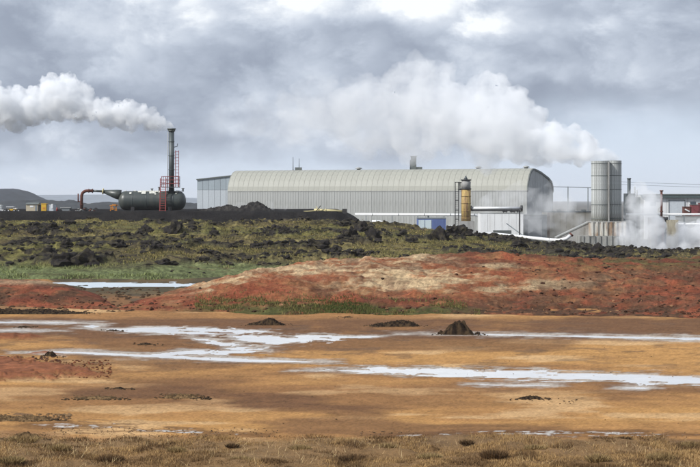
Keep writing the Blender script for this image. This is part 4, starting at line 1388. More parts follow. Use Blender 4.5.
for k in range(8):
    xx = P(590.6 + k * 4.68, 0, D).x
    MB().box(xx - 0.22, xx + 0.22, D - 2.95, D - 2.61, zf4(236.4), zf4(221.8)).build('pilaster', M['towerbase'], tw)
MB().box(P(589.2, 0, D).x, P(624.8, 0, D).x, D - 2.75, D + 5.4, zf4(222.4), zf4(221.2)).build('base_coping', M['concrete'], tw)
MB().box(P(577, 0, D).x, P(628.5, 0, D).x, D - 4.6, D + 6.2, -3.3, zf4(235.6)).build('plinth', M['plinth'], tw)
for k in range(9):
    xx = P(580 + k * 5.6, 0, D).x
    MB().box(xx - 0.25, xx + 0.25, D - 4.85, D - 4.61, -3.3, zf4(235.2)).build('buttress', M['plinth'], tw)
t = thing('concrete_ramp', 'grey sloping concrete ramp wall leading up to the tower from the left', 'wall', P(575, 240, D + 2))
a, b = P(556, 238, D + 2), P(589, 222.5, D + 2)
MB().add([(a.x, D + 2, -3.3), (b.x, D + 2, -3.3), (b.x, D + 2, b.z), (a.x, D + 2, a.z), (a.x, D + 5, -3.3), (b.x, D + 5, -3.3), (b.x, D + 5, b.z), (a.x, D + 5, a.z)],
         [(0, 1, 2, 3), (7, 6, 5, 4), (0, 4, 5, 1), (1, 5, 6, 2), (2, 6, 7, 3), (3, 7, 4, 0)]).build('wall', M['concrete'], t)
MB().bar((a.x, D + 3.5, a.z + 0.1), (b.x, D + 3.5, b.z + 0.1), 3.3, 0.25).build('coping', M['wallgrey'], t)

# ------------------------------------------------------------------ gantry with wires, slim stack, right building
D = 520.0
t = thing('power_gantry', 'thin power line gantry between the hall and the tower', 'gantry', P(568, 212, D))
for px, top in ((568, 186.5), (588, 187.5)):
    MB().bar((P(px, 0, D).x, D, -3.2), (P(px, 0, D).x, D, zf(top, D)), 0.28).build('post', M['greywall'], t)
MB().bar((P(548, 0, D).x, D, zf(186.6, D)), (P(612, 0, D).x, D, zf(188.3, D)), 0.22).build('beam', M['greywall'], t)
for i, (pa, ya, pb, yb) in enumerate(((617, 181.6, 790, 184.5), (617, 184.2, 790, 187))):
    m_ = MB().tube([P(pa + (pb - pa) * k / 16, ya + (yb - ya) * k / 16 + 1.4 * math.sin(math.pi * k / 16), 560) for k in range(17)], 0.045, 5)
    tagged(m_, 'power_line', M['steel'], ['upper thin power line in the sky right of the tower', 'lower thin power line in the sky right of the tower'][i], 'power line', 'power lines right of the tower')

D = 450.0
t = thing('slim_stack', 'slim dark grey chimney beside the tower with an engine housing at its foot', 'chimney', P(629, 210, D))
MB().tube([(P(629, 0, D).x, D, -3.2), (P(629, 0, D).x, D, zf(178.2, D))], 1.75 * D / F, 18).build('shaft', M['steel'], t)
MB().tube([(P(629, 0, D).x, D, zf(179.2, D)), (P(629, 0, D).x, D, zf(178.0, D))], 2.15 * D / F, 18).build('rim', M['steel'], t)
MB().box(P(624.5, 0, D).x, P(634, 0, D).x, D - 1.5, D + 1.5, -3.2, zf(193.5, D)).build('housing', M['steel'], t)
MB().box(P(634.1, 0, D).x, P(639.5, 0, D).x, D - 1.2, D + 1.2, -3.2, zf(197, D)).build('housing', M['trim'], t)
for px, py in ((634.8, 186.5), (637, 190)):
    MB().tube([(P(px, 0, D).x, D, zf(198, D)), (P(px, 0, D).x, D, zf(py, D))], 0.6 * D / F, 10).build('vent_pipe', M['wallgrey'], t)

D = 470.0
t = thing('long_building', 'long white building with a dark roof at the right edge', 'building', P(700, 212, D))
x0, x1 = P(645, 0, D).x, P(800, 0, D).x
MB().box(x0, x1, D + 0.25, D + 18, -3.2, zf(197.4, D)).build('core', M['white'], t)
nb = 22
for k in range(nb):
    a, b = x0 + (x1 - x0) * k / nb, x0 + (x1 - x0) * (k + 1) / nb
    MB().box(a + 0.04, b - 0.04, D, D + 0.22, -3.2, zf(198, D)).build('wall_panel', M['white'], t)
MB().box(x0 - 0.6, x1, D - 0.9, D + 18.5, zf(197.9, D), zf(194.6, D)).build('roof', M['roofdark'], t)
MB().box(x0 - 0.8, x1, D - 1.05, D - 0.92, zf(195.0, D), zf(194.0, D)).build('gutter', M['trim'], t)
d_ = MB().box(P(669, 0, D).x, P(684.5, 0, D).x, D - 0.14, D - 0.01, -3.2, zf(200.6, D)).build('door', M['annex'], t)
for pa, pb, ya, yb in ((668.4, 669.2, 200.2, 222), (684.2, 685, 200.2, 222), (668.4, 685, 199.8, 200.6)):
    MB().box(P(pa, 0, D).x, P(pb, 0, D).x, D - 0.24, D - 0.145, max(-3.2, zf(yb, D)), zf(ya, D)).build('frame', M['greywall'], d_)
for pa, pb in ((650, 656), (690, 696), (706, 712)):
    f_ = MB().box(P(pa, 0, D).x, P(pb, 0, D).x, D - 0.1, D - 0.01, zf(206, D), zf(201.5, D)).build('window', M['trim'], t)
    MB().box(P(pa + 0.5, 0, D).x, P(pb - 0.5, 0, D).x, D - 0.14, D - 0.105, zf(205.6, D), zf(201.9, D)).build('pane', M['glass'], f_)
# lean-to with a rounded top at its left end
m_ = MB()
pr = [(D + 2, -3.2), (D + 2, zf(199, D))] + [(D + 2 + 4 * (1 - math.cos(a)), zf(199, D) + 1.2 * math.sin(a)) for a in np.linspace(0, math.pi, 9)] + [(D + 10, zf(199, D)), (D + 10, -3.2)]
tl = thing('round_shed', 'small pale round-topped shed at the left end of the long building', 'shed', P(641, 212, D))
m_.prism(pr, P(637.5, 0, D).x, P(644.6, 0, D).x).build('shell', M['wallgrey'], tl)
MB().box(P(639, 0, D).x, P(643, 0, D).x, D + 1.9, D + 1.98, -3.2, zf(203, D)).build('door', M['endgrey'], tl)

D = 455.0
for i, (pa, pb, ya, mk, lab) in enumerate(((691.5, 699, 205.0, 'darkred', 'dark red tank box in front of the long building'), (699.6, 712, 203.2, 'darkred', 'larger dark red box cut by the right edge'), (684, 690.5, 207.2, 'rust', 'small rusty bin left of the dark red boxes'))):
    t = thing('red_box', lab, 'box', P((pa + pb) / 2, 222, D), group='red boxes by the long building')
    MB().box(P(pa, 0, D).x, P(pb, 0, D).x, D, D + 2.5, -3.2, zf(ya, D)).build('body', M[mk], t)
    MB().box(P(pa - 0.3, 0, D).x, P(pb + 0.3, 0, D).x, D - 0.1, D + 2.6, zf(ya, D), zf(ya - 0.6, D)).build('lid', M['trim' if i != 2 else 'rust'], t)
    MB().bar(P(pa + 1, ya + 2, D - 0.1), P(pb - 1, 211.5, D - 0.1), 0.3).build('brace', M['white' if i == 2 else 'darkred'], t)

D = 420.0
s4 = D / F
for py, pa, pb, lab in ((214.4, 626, 800, 'upper white pipe on trestles at the right edge'), (224.0, 676, 800, 'lower white pipe at the right edge')):
    t = thing('pipe_run', lab, 'pipe', P((pa + pb) / 2, py, D), group='white pipes at the right edge')
    MB().tube([P(pa, py, D), P(pb, py, D)], 1.05 * s4, 14).build('pipe', M['white'], t)
    for px in np.arange(pa + 10, pb, 24):
        x = P(px, 0, D).x
        MB().box(x - 0.12, x + 0.12, D - 0.4, D + 0.4, -3.2, zf(py + 0.9, D)).build('trestle', M['greywall'], t)
m_ = MB()
D = 425.0
t = thing('dark_trench_wall', 'dark low wall between the two white pipes at the right edge', 'wall', P(730, 222, D))
MB().box(P(676, 0, D).x, P(800, 0, D).x, D, D + 1, -3.2, zf(216.5, D)).build('wall', M['endgrey'], t)
MB().box(P(675.6, 0, D).x, P(800, 0, D).x, D - 0.1, D + 1.1, zf(216.5, D), zf(216.1, D)).build('coping', M['concrete'], t)
D = 390.0
t = thing('wellhead', 'rusty dark wellhead block with a pale side rising out of the steam', 'wellhead', P(664, 240, D))
zw = lambda py: HC - (py - HY) * D / F
MB().box(P(650.5, 0, D).x, P(667, 0, D).x, D, D + 3.5, -3.2, zw(217.5)).build('block', paint('stained_block', (0.12, 0.10, 0.085), 0.9, dirt=(0.3, 0.26, 0.2), amt=0.8, scale=1.2), t)
MB().box(P(666, 0, D).x, P(678, 0, D).x, D - 0.5, D + 3, -3.2, zw(220)).build('side_block', paint('pale_stained_block', (0.40, 0.36, 0.27), 0.9, dirt=(0.14, 0.12, 0.09), amt=0.8, scale=1.0), t)
for k in range(5):
    xx = P(652 + k * 3.4, 0, D).x
    MB().bar((xx, D - 0.25, -3.2), (xx + 0.3, D - 0.25, zw(216.5 + (k % 3))), 0.35).build('beam', M['rust' if k % 2 else 'black'], t)
MB().bar(P(650, 219, D - 0.5), P(668, 218, D - 0.5), 0.4, 0.5).build('beam', M['black'], t)
t = thing('rusty_vent_pipe', 'thin dark rusty vent pipe with a flanged top above the wellhead', 'pipe', P(661.5, 217, D + 1))
MB().tube([P(661.5, 217.5, D + 1), P(661.5, 191, D + 1)], 1.15 * D / F, 14).build('shaft', M['rust'], t)
MB().tube([P(661.5, 191.4, D + 1), P(661.5, 190.2, D + 1)], 1.9 * D / F, 14).build('flange', M['rust'], t)
MB().tube([P(661.5, 212, D + 1), P(661.5, 211, D + 1)], 1.7 * D / F, 14).build('flange', M['rust'], t)

# ------------------------------------------------------------------ rocks and earth
def rock_mesh(seed, sub=2, rough=0.45, flat=0.75, mat=None, name='lava_rock'):
    bm = bmesh.new()
    bmesh.ops.create_icosphere(bm, subdivisions=sub, radius=1.0)
    V = np.array([v.co[:] for v in bm.verts])
    n = fbm(V[:, 0] * 1.1 + seed * 3.7, V[:, 1] * 1.1 + seed, V[:, 2] * 1.1 + 9.0, 4, 0.6) - 0.5
    n2 = fbm(V[:, 0] * 3 + seed, V[:, 1] * 3, V[:, 2] * 3 + 4.0 + seed, 3) - 0.5
    r = 1 + n * rough * 2.6 + n2 * rough * 2.0
    V = V * r[:, None] * np.array((1, 1, flat))
    for v, c in zip(bm.verts, V):
        v.co = c
    me = bpy.data.meshes.new(name)
    bm.to_mesh(me); bm.free()
    me.materials.append(mat or M['lava'])
    return me


ROCKS = [rock_mesh(k, 3, 0.75, 0.8 + 0.12 * (k % 3)) for k in range(9)]
ROCKV = []
for me in [rock_mesh(20 + k, 1, 0.55, 0.75) for k in range(6)]:
    v = np.array([p.co[:] for p in me.vertices]); f = np.array([p.vertices[:] for p in me.polygons])
    ROCKV.append((v, f))
    bpy.data.meshes.remove(me)


def rubble(name, pts, sizes, mat, label, colr=None, seed=1):
    """thousands of small stones joined into one object"""
    r = np.random.default_rng(seed)
    Vs, Fs, Cs, b = [], [], [], 0
    for i, (p, sz) in enumerate(zip(pts, sizes)):
        v, f = ROCKV[r.integers(len(ROCKV))]
        a = r.uniform(0, 6.28)
        ca, sa = math.cos(a), math.sin(a)
        q = v * sz * np.array((r.uniform(0.8, 1.5), r.uniform(0.8, 1.3), r.uniform(0.55, 0.95)))
        q = np.stack([q[:, 0] * ca - q[:, 1] * sa, q[:, 0] * sa + q[:, 1] * ca, q[:, 2]], 1) + p
        Vs.append(q); Fs.append(f + b); b += len(v)
        if colr is not None:
            Cs.append(np.tile(colr[i], (len(v), 1)))
    me = np_mesh(name, np.concatenate(Vs), np.concatenate(Fs), np.concatenate(Cs) if colr is not None else None, False, mat)
    o = bpy.data.objects.new(name, me)
    link(o)
    return tag(o, label, kind='stuff')


# rubble over the lava patches of the slope
n = 26000
px = rng.uniform(-40, 740, n); D = 166 + (258 - 166) * rng.uniform(0, 1, n) ** 0.9
X = (px - 350) / F * D
keep = rng.uniform(0, 1, n) < np.clip(lump(X, D) * 0.8 + 0.025 + 0.08 * smooth(470, 560, px), 0, 1) * np.where((D < 182) & (px < 250), 0.15, 1.0)
px, D, X = px[keep][:2800], D[keep][:2800], X[keep][:2800]
Z = slope_z(px, D)
sz = rng.gamma(2.0, 0.075, len(px)) + 0.08
rubble('lava_rubble', np.stack([X, D, Z + sz * 0.25], 1), np.clip(sz, 0.08, 0.55), M['lava'], 'black lava rubble scattered over the mossy slope')

# single lava rocks and outcrops one can pick out on the slope: (px, py, half width px, height px, label)
SR = [
    (48, 258, 14, 10, 'large black lava outcrop, left end of the long one above the pond'), (66, 262, 16, 11, 'large black lava outcrop in the middle of the long one above the pond'),
    (88, 263, 13, 9, 'black lava outcrop, right end of the long one above the pond'), (104, 259, 7, 5, 'small black lava rock just right of the long outcrop above the pond'),
    (37, 234, 9, 6, 'black lava rock high on the slope below the yellow generator'), (52, 228, 7, 5, 'black lava rock at the top of the slope below the grey container'),
    (86, 232, 6, 5, 'black lava rock high on the slope below the rusty elbow pipe'), (66, 245, 7, 5, 'black lava rock between the long outcrop and the top of the slope'),
    (27, 243, 5, 4, 'small black lava rock at the left of the slope, level with mid height'), (118, 246, 10, 6, 'wide black lava rock below the nose of the tank at mid slope'),
    (150, 246, 12, 6, 'wide black lava rock below the middle of the tank'), (145, 232, 7, 5, 'black lava rock near the top of the slope below the tank'),
    (163, 231, 6, 5, 'small black lava rock near the top of the slope below the red ladder'), (174, 232, 10, 10, 'tall black lava rock near the top of the slope below the stack'),
    (186, 240, 8, 7, 'black lava rock right of and below the stack'), (165, 264, 10, 5, 'flat black lava rock above the right end of the pond'),
    (215, 236, 7, 5, 'black lava rock on the slope below the left of the soil heap'), (232, 247, 6, 4, 'small black lava rock at mid slope below the annex'),
    (256, 248, 9, 5, 'black lava rock at mid slope below the soil heap'), (270, 232, 8, 6, 'black lava rock high on the slope below the right of the soil heap'),
    (284, 233, 6, 5, 'small black lava rock high on the slope left of the crossed poles'), (318, 246, 13, 9, 'large black lava rock at mid slope below the crossed poles'),
    (335, 251, 8, 5, 'black lava rock just above the red hill below the pale pipe'), (350, 236, 9, 8, 'black lava rock below the right end of the gravel bank'),
    (363, 231, 9, 9, 'black lava rock at the right tip of the gravel bank'), (374, 241, 11, 11, 'large black lava rock above the red hill near the tip of the bank'),
    (384, 234, 7, 6, 'black lava rock left of the blue container on the crest'), (346, 224, 8, 5, 'black lava rock on the bank edge under the pale pipe'),
    (412, 242, 8, 5, 'black lava rock on the slope below the blue container'), (440, 240, 10, 9, 'black lava rock on the slope right below the blue container'),
    (452, 228, 8, 8, 'left half of the black lava boulder in front of the yellow column'), (464, 230, 9, 7, 'right half of the black lava boulder in front of the yellow column'),
    (478, 237, 6, 5, 'black lava rock on the crest right of the yellow column'), (492, 243, 9, 5, 'black lava rock on the crest under the white shed'),
    (517, 246, 9, 5, 'black lava rock below the white pipeline at its middle'), (543, 248, 8, 5, 'black lava rock below the right part of the white pipeline'),
    (560, 249, 7, 4, 'black lava rock just below the upturned pipeline end'), (583, 251, 9, 5, 'black lava rock on the crest left of the tower plinth'),
    (598, 252, 8, 6, 'black lava rock on the crest in front of the tower'), (612, 254, 8, 6, 'black lava rock on the crest right in front of the tower plinth'),
    (630, 255, 10, 6, 'black lava rock in the steam right of the tower'), (648, 256, 9, 4, 'black lava rock in the steam below the wellhead'),
    (666, 258, 9, 4, 'rightmost black lava rock on the crest in the steam'), (300, 254, 6, 4, 'small black lava rock at the lower slope left of the large rock'),
    (205, 252, 7, 4, 'flat black lava rock at mid slope right of the tank'), (10, 229, 6, 5, 'black lava rock at the upper left edge of the slope'),
]
for i, (px, py, hw, hh, lab) in enumerate(SR):
    D, z = find_slope(px, py)
    s_ = D / F
    me = ROCKS[i % len(ROCKS)].copy()
    me.name = 'lava_rock'
    o = bpy.data.objects.new('lava_rock', me)
    o.location = (P(px, 0, D).x, D, z + hh * s_ * 0.05)
    o.scale = (hw * s_ * 0.85, hw * s_ * 0.65, hh * s_ * 0.9)
    o.rotation_euler = (0, 0, random.choice((0, math.pi)) + random.uniform(-0.4, 0.4))
    link(o)
    tag(o, lab, 'rock', 'lava rocks on the slope')


# soil heaps on the bank
def heap(name, label, outline, D_, depth, mat, cat, base=None, amp=0.12, seed=0.0, cols=((0.03, 0.028, 0.028), (0.06, 0.055, 0.05)), group=None):
    """a heap whose skyline follows photo rows, rounded front to back and rough"""
    a = np.array(outline, float)
    s_ = D_ / F
    nx = max(24, int((a[-1, 0] - a[0, 0]) / 0.5))
    xs = np.linspace(a[0, 0], a[-1, 0], nx)
    ts = np.linspace(-1, 1, 25)
    pxg, t_ = np.meshgrid(xs, ts)
    zb_ = HC - (max(a[0, 1], a[-1, 1]) - HY) * s_
    hgt = (max(a[0, 1], a[-1, 1]) - interp(pxg, outline)) * s_
    X_ = (pxg - 350) / F * D_
    Y_ = D_ + t_ * depth
    prof = (1 - t_ ** 2) ** 0.6
    Z_ = zb_ - 0.12 + (hgt + 0.12) * prof
    k = 1.0 / max(0.25, hgt.max())
    Z_ = Z_ + ((fbm(X_ * k * 1.6, Y_ * k * 1.6, seed, 5, 0.7) - 0.5) * 3 + (fbm(X_ * k * 5, Y_ * k * 5, seed + 4, 3, 0.7) - 0.5) * 1.6) * hgt.max() * amp * 1.9 * prof
    o = Vector(((a[0, 0] + a[-1, 0] - 700) / 2 / F * D_, D_, zb_))
    cc = lerpc(cols[0], cols[1], smooth(0.35, 0.65, fbm(X_ * k * 3, Y_ * k * 3, seed + 1, 4)))
    me = np_mesh(name, np.stack([X_, Y_, Z_], -1).reshape(-1, 3) - np.array(o), grid_faces(*pxg.shape), cc.reshape(-1, 3), True, mat)
    ob = bpy.data.objects.new(name, me)
    ob.location = o
    link(ob)
    return tag(ob, label, cat, group)


heap('soil_heap', 'dark soil heap on the gravel bank in front of the annex', [(232, 213), (238, 209), (244, 206.5), (250, 203.6), (256, 203.0), (262, 204.5), (268, 208), (276, 213)], 268, 3.0, M['gravel'], 'heap', seed=1.0, group='soil heaps on the bank')
heap('soil_heap', 'longer low dark soil heap between the tank and the peaked heap', [(190, 213), (200, 210.5), (212, 208), (222, 206.5), (228, 205), (234, 206), (241, 209), (248, 213)], 271, 3.0, M['gravel'], 'heap', seed=2.0, group='soil heaps on the bank')
ec = ((0.022, 0.014, 0.010), (0.085, 0.055, 0.03))
EH = [
    ([(247, 325), (255, 323), (262, 320.5), (268, 318.5), (274, 319.5), (280, 322.5), (287, 325)], 'dark peaked earth clump on the flat below the green sedge'),
    ([(369, 326.5), (378, 323.5), (390, 322), (402, 320.5), (412, 322), (421, 326.5)], 'long low dark earth clump on the flat left of the tall clump'),
    ([(438, 334.5), (443, 332.5), (446, 328), (449, 324.8), (454, 322.6), (459, 321.5), (464, 322.6), (468, 325.5), (471, 330), (474, 333.6), (480, 334.5)], 'tallest dark earth clump, beside the thin far stream'),
    ([(68, 399.5), (80, 397), (95, 396.2), (110, 396.5), (122, 399.5)], 'flat gravelly earth patch left of the other on the near flat'),
    ([(160, 398.5), (168, 395.5), (180, 393.8), (190, 394.5), (203, 398.5)], 'gravelly earth clump in the middle of the near left flat'),
    ([(516, 399.5), (522, 397), (530, 395.5), (538, 396.5), (543, 399.5)], 'small black clump alone on the near right flat'),
    ([(108, 389.5), (116, 387.5), (121, 387), (128, 389.5)], 'tiny dark clump right of the red fan'),
    ([(43, 356.5), (47, 353), (52, 351.5), (56, 355), (58, 356.5)], 'small upright earth clump on the white left stream'),
    ([(15, 327.5), (20, 326), (26, 325.8), (31, 327.5)], 'small dark clump at the far left of the flat'),
    ([(105, 331), (112, 329.4), (120, 331)], 'small dark clump in the braided stream'),
    ([(137, 344.5), (145, 342.5), (155, 344.5)], 'small dark clump between the braids of the left stream'),
    ([(-20, 312), (0, 309), (20, 310), (45, 309), (62, 311), (95, 313.5)], 'long brown earth ridge at the foot of the left red mound'),
    ([(-20, 421), (0, 415.5), (14, 416.5), (28, 415.6), (44, 417.5), (60, 421)], 'long low stony ridge at the left edge near the grass'),
    ([(5, 440), (16, 434), (28, 433), (38, 436), (46, 440)], 'rounded grassy hummock at the lower left'),
    ([(340, 318), (348, 316), (356, 318)], 'tiny dark clump below the hill foot near the middle'),
]
for i, (ol, lab) in enumerate(EH):
    pyb = max(ol[0][1], ol[-1][1])
    Dh = float(rows_to_D(pyb)) + 0.3
    wd = (ol[-1][0] - ol[0][0]) * Dh / F
    heap('earth_clump', lab, ol, Dh, max(0.35, min(1.3, wd * 0.25)), M['gravel'], 'earth clump', amp=0.15, seed=5.0 + i, cols=ec if i not in (3, 4, 12, 13) else ((0.13, 0.08, 0.04), (0.30, 0.19, 0.09)), group='earth clumps on the flat')

# pebbles on the red hill and along its foot
n = 9000
px = rng.uniform(-40, 740, n); D = rng.uniform(108, 182, n)
X = (px - 350) / F * D
dens = np.clip(0.2 + 1.0 * smooth(420, 560, px) + 0.6 * smooth(0.5, 0.6, fbm(X * 0.2, D * 0.2, 31.0, 4)), 0, 1)
foot = np.exp(-((D - F * HC / (interp(px, BASE_Y) - HY) - 4) / 4.5) ** 2)
keep = rng.uniform(0, 1, n) < np.clip(dens * 0.30 * smooth(420, 600, px) + foot * 0.7 + 0.02, 0, 1)
px, D, X = px[keep], D[keep], X[keep]
Z = red_z(px, D)
ok = Z > 0.03
px, D, X, Z = px[ok], D[ok], X[ok], Z[ok]
sz = np.clip(rng.gamma(1.6, 0.033, len(px)) + 0.03, 0.03, 0.25)
cr_ = lerpc((0.14, 0.055, 0.032), (0.055, 0.036, 0.024), rng.uniform(0, 1, len(px)))
lt = rng.uniform(0, 1, len(px)) < 0.14
cr_[lt] = (0.32, 0.17, 0.09)
rubble('red_rubble', np.stack([X, D, Z + sz * 0.2], 1), sz, M['red'], 'clods and stones strewn over the red hill', cr_, 3)
# dark grit along the salt crust, the stony ridge and the red fans
pts, szs, cls = [], [], []
def scatter_flat(xa, xb, ya, yb, k, s0, s1, cc):
    for _ in range(k):
        a, b = random.uniform(xa, xb), random.uniform(ya, yb)
        d = float(rows_to_D(b))
        pts.append(((a - 350) / F * d, d, 0.01)); szs.append(random.uniform(s0, s1)); k_ = random.uniform(0.6, 1.4); cls.append(tuple(c * k_ for c in cc))
scatter_flat(40, 280, 428, 437, 300, 0.008, 0.028, (0.13, 0.09, 0.055))
scatter_flat(360, 690, 431, 439, 400, 0.008, 0.028, (0.13, 0.09, 0.055))
scatter_flat(-30, 70, 414, 420, 260, 0.02, 0.07, (0.22, 0.14, 0.075))
scatter_flat(-30, 112, 360, 378, 700, 0.02, 0.07, (0.20, 0.075, 0.04))
scatter_flat(-30, 60, 357, 362, 160, 0.03, 0.09, (0.10, 0.05, 0.035))
scatter_flat(60, 125, 395, 399, 120, 0.02, 0.06, (0.20, 0.125, 0.065))
scatter_flat(160, 205, 394, 398, 120, 0.02, 0.07, (0.16, 0.10, 0.055))
scatter_flat(520, 580, 398, 404, 26, 0.02, 0.05, (0.08, 0.05, 0.03))
for ol, _ in EH:
    scatter_flat(ol[0][0] - 6, ol[-1][0] + 8, max(ol[0][1], ol[-1][1]) - 1.2, max(ol[0][1], ol[-1][1]) + 0.9, int((ol[-1][0] - ol[0][0]) * 1.6), 0.015, 0.07, (0.09, 0.06, 0.035))
scatter_flat(-30, 160, 288, 312, 500, 0.05, 0.22, (0.10, 0.06, 0.035))
scatter_flat(0, 700, 345, 430, 150, 0.01, 0.03, (0.18, 0.11, 0.06))
rubble('grit', np.array(pts), szs, M['red'], 'small stones and grit scattered over the mud flat', np.array(cls), 4)


# ------------------------------------------------------------------ grass
def blades(name, X, Y, Z, h, wd, C, label, lean=0.5, seed=0, mat=None):
    r = np.random.default_rng(seed)
    n = len(X)
    a = r.uniform(0, 2 * math.pi, n)
    l = r.normal(0, lean, n) * h
    b = r.uniform(0, 2 * math.pi, n)
    base = np.stack([X, Y, Z - 0.02], 1)
    side = np.stack([np.cos(a), np.sin(a), np.zeros(n)], 1) * (wd / 2)[:, None]
    tip = base + np.stack([np.cos(b) * l, np.sin(b) * l, h], 1)
    V = np.empty((n * 3, 3))
    V[0::3], V[1::3], V[2::3] = base - side, base + side, tip
    Cc = np.empty((n * 3, 3))
    Cc[0::3] = C; Cc[1::3] = C; Cc[2::3] = C
    me = np_mesh(name, V, np.arange(n * 3).reshape(-1, 3), Cc, False, mat or M['grass'])
    o = bpy.data.objects.new(name, me)
    link(o)
    return tag(o, label, kind='stuff')


# dry grass in front
n = 370000
px = rng.uniform(-210, 910, n); py = rng.uniform(430, 505, n)
d = rows_to_D(py)
X, Y = (px - 350) / F * d, d
cl = fbm(X * 0.9, Y * 0.9, 41.0, 4, 0.6)
cl2 = fbm(X * 0.25, Y * 0.25, 43.0, 4, 0.6)
keep = (py > grass_edge(px) + (cl2 - 0.5) * 14 - 1) & (rng.uniform(0, 1, n) < smooth(0.30, 0.52, cl) * 0.6 + 0.38)
px, py, X, Y, cl, cl2 = (v[keep] for v in (px, py, X, Y, cl, cl2))
Zg = smooth(-3, 3, py - grass_edge(px)) * (fbm(X * 0.8, Y * 0.8, 7.0, 4) - 0.45) * 0.35
h = (0.03 + 0.085 * smooth(0.4, 0.75, cl) + 0.05 * rng.uniform(0, 1, len(X)) ** 2) * (0.7 + 0.6 * cl2)
straw = lerpc((0.24, 0.145, 0.06), (0.46, 0.30, 0.135), rng.uniform(0, 1, len(X)))
brown = lerpc((0.085, 0.05, 0.025), (0.19, 0.115, 0.052), rng.uniform(0, 1, len(X)))
C = lerpc(straw, brown, smooth(0.42, 0.58, fbm(X * 1.1 + 8, Y * 0.6, 47.0, 4, 0.65) + rng.normal(0, 0.05, len(X))))
blades('dry_grass', X, Y, Zg, h, rng.uniform(0.012, 0.03, len(X)), C, 'dry straw coloured grass along the near edge', 0.45, 11)


n = 7000
px = rng.uniform(-210, 910, n); py = rng.uniform(438, 505, n)
d = rows_to_D(py)
X, Y = (px - 350) / F * d, d
keep = (py > grass_edge(px)) & (fbm(X * 0.7, Y * 0.7, 71.0, 4, 0.6) > 0.5)
px, py, X, Y = (v[keep] for v in (px, py, X, Y))
blades('long_grass', X, Y, smooth(-3, 3, py - grass_edge(px)) * (fbm(X * 0.8, Y * 0.8, 7.0, 4) - 0.45) * 0.35, rng.uniform(0.12, 0.27, len(X)), rng.uniform(0.010, 0.018, len(X)),
       lerpc((0.40, 0.28, 0.13), (0.58, 0.44, 0.24), rng.uniform(0, 1, len(X))), 'long bent dead stems standing out of the near grass', 0.9, 14)


def tuft(px, py, wpx, hpx, ca, cb, label, nb=420, name='grass_tuft', seed=0):
    r = np.random.default_rng(seed)
    d0 = float(rows_to_D(py))
    s_ = d0 / F
    wd, hh = wpx * s_, hpx * s_ * 0.75
    a = r.uniform(0, 2 * math.pi, nb); q = np.sqrt(r.uniform(0, 1, nb)) * wd * 0.42
    bx, by = np.cos(a) * q, np.sin(a) * q
    out_ = q / (wd * 0.5)
    hgt = hh * (1 - 0.5 * out_ ** 2) * r.uniform(0.6, 1.1, nb)
    base = np.stack([bx, by, np.full(nb, -0.03)], 1)
    tip = base + np.stack([np.cos(a) * out_ * hh * 0.55 + r.normal(0, 0.04, nb), np.sin(a) * out_ * hh * 0.55 + r.normal(0, 0.04, nb), hgt], 1)
    sa = r.uniform(0, 6.28, nb)
    side = np.stack([np.cos(sa), np.sin(sa), np.zeros(nb)], 1) * r.uniform(0.008, 0.018, nb)[:, None]
    V = np.empty((nb * 3, 3)); V[0::3], V[1::3], V[2::3] = base - side, base + side, tip
    C = np.repeat(lerpc(ca, cb, r.uniform(0, 1, nb)), 3, axis=0)
    me = np_mesh(name, V, np.arange(nb * 3).reshape(-1, 3), C, False, M['grass'])
    o = bpy.data.objects.new(name, me)
    o.location = ((px - 350) / F * d0, d0, 0.03)
    link(o)
    return tag(o, label, 'grass tuft', 'tufts along the near grass')


br, st_, dk = (0.13, 0.075, 0.035), (0.40, 0.29, 0.13), (0.05, 0.035, 0.02)
for i, (px, py, wpx, hpx, ca, cb, lab) in enumerate([
        (494, 457, 30, 12, (0.10, 0.06, 0.03), br, 'big rounded brown tuft in the right half of the near grass'),
        (604, 441, 36, 6, dk, br, 'long dark low tuft at the grass edge on the right'),
        (625, 440, 16, 6, dk, br, 'dark tuft at the grass edge right of the long dark one'),
        (598, 461, 26, 11, br, st_, 'brown and straw tuft at the lower right'),
        (662, 459, 34, 10, br, st_, 'wide straw tuft near the lower right corner'),
        (690, 447, 22, 8, br, st_, 'straw tuft at the right edge of the near grass'),
        (535, 450, 24, 8, br, st_, 'straw tuft right of the big brown tuft'),
        (430, 459, 26, 9, (0.10, 0.06, 0.03), st_, 'mixed brown tuft left of the big brown tuft'),
        (388, 448, 20, 8, br, st_, 'straw tuft in the middle of the near grass'),
        (352, 460, 30, 9, (0.10, 0.06, 0.03), br, 'brown tuft at the lower edge near the middle'),
        (300, 450, 22, 8, br, st_, 'straw tuft left of the middle of the near grass'),
        (240, 462, 28, 9, (0.10, 0.06, 0.03), st_, 'brown tuft at the lower edge left of the middle'),
        (176, 452, 22, 8, br, st_, 'straw tuft in the left part of the near grass'),
        (110, 461, 30, 10, (0.10, 0.06, 0.03), br, 'dark brown tuft at the lower left'),
        (60, 450, 24, 9, br, st_, 'straw tuft right of the rounded hummock'),
        (22, 441, 40, 8, br, st_, 'straw tuft growing on the rounded hummock'),
        (12, 462, 28, 9, (0.10, 0.06, 0.03), st_, 'brown tuft in the lower left corner'),
        (467, 444, 16, 7, dk, br, 'small dark tuft at the grass edge near the middle'),
        (232, 447, 14, 6, dk, br, 'small dark tuft at the grass edge on the left')]):
    tuft(px, py, wpx, hpx, ca, cb, lab, 700 if wpx > 20 else 350, seed=100 + i)

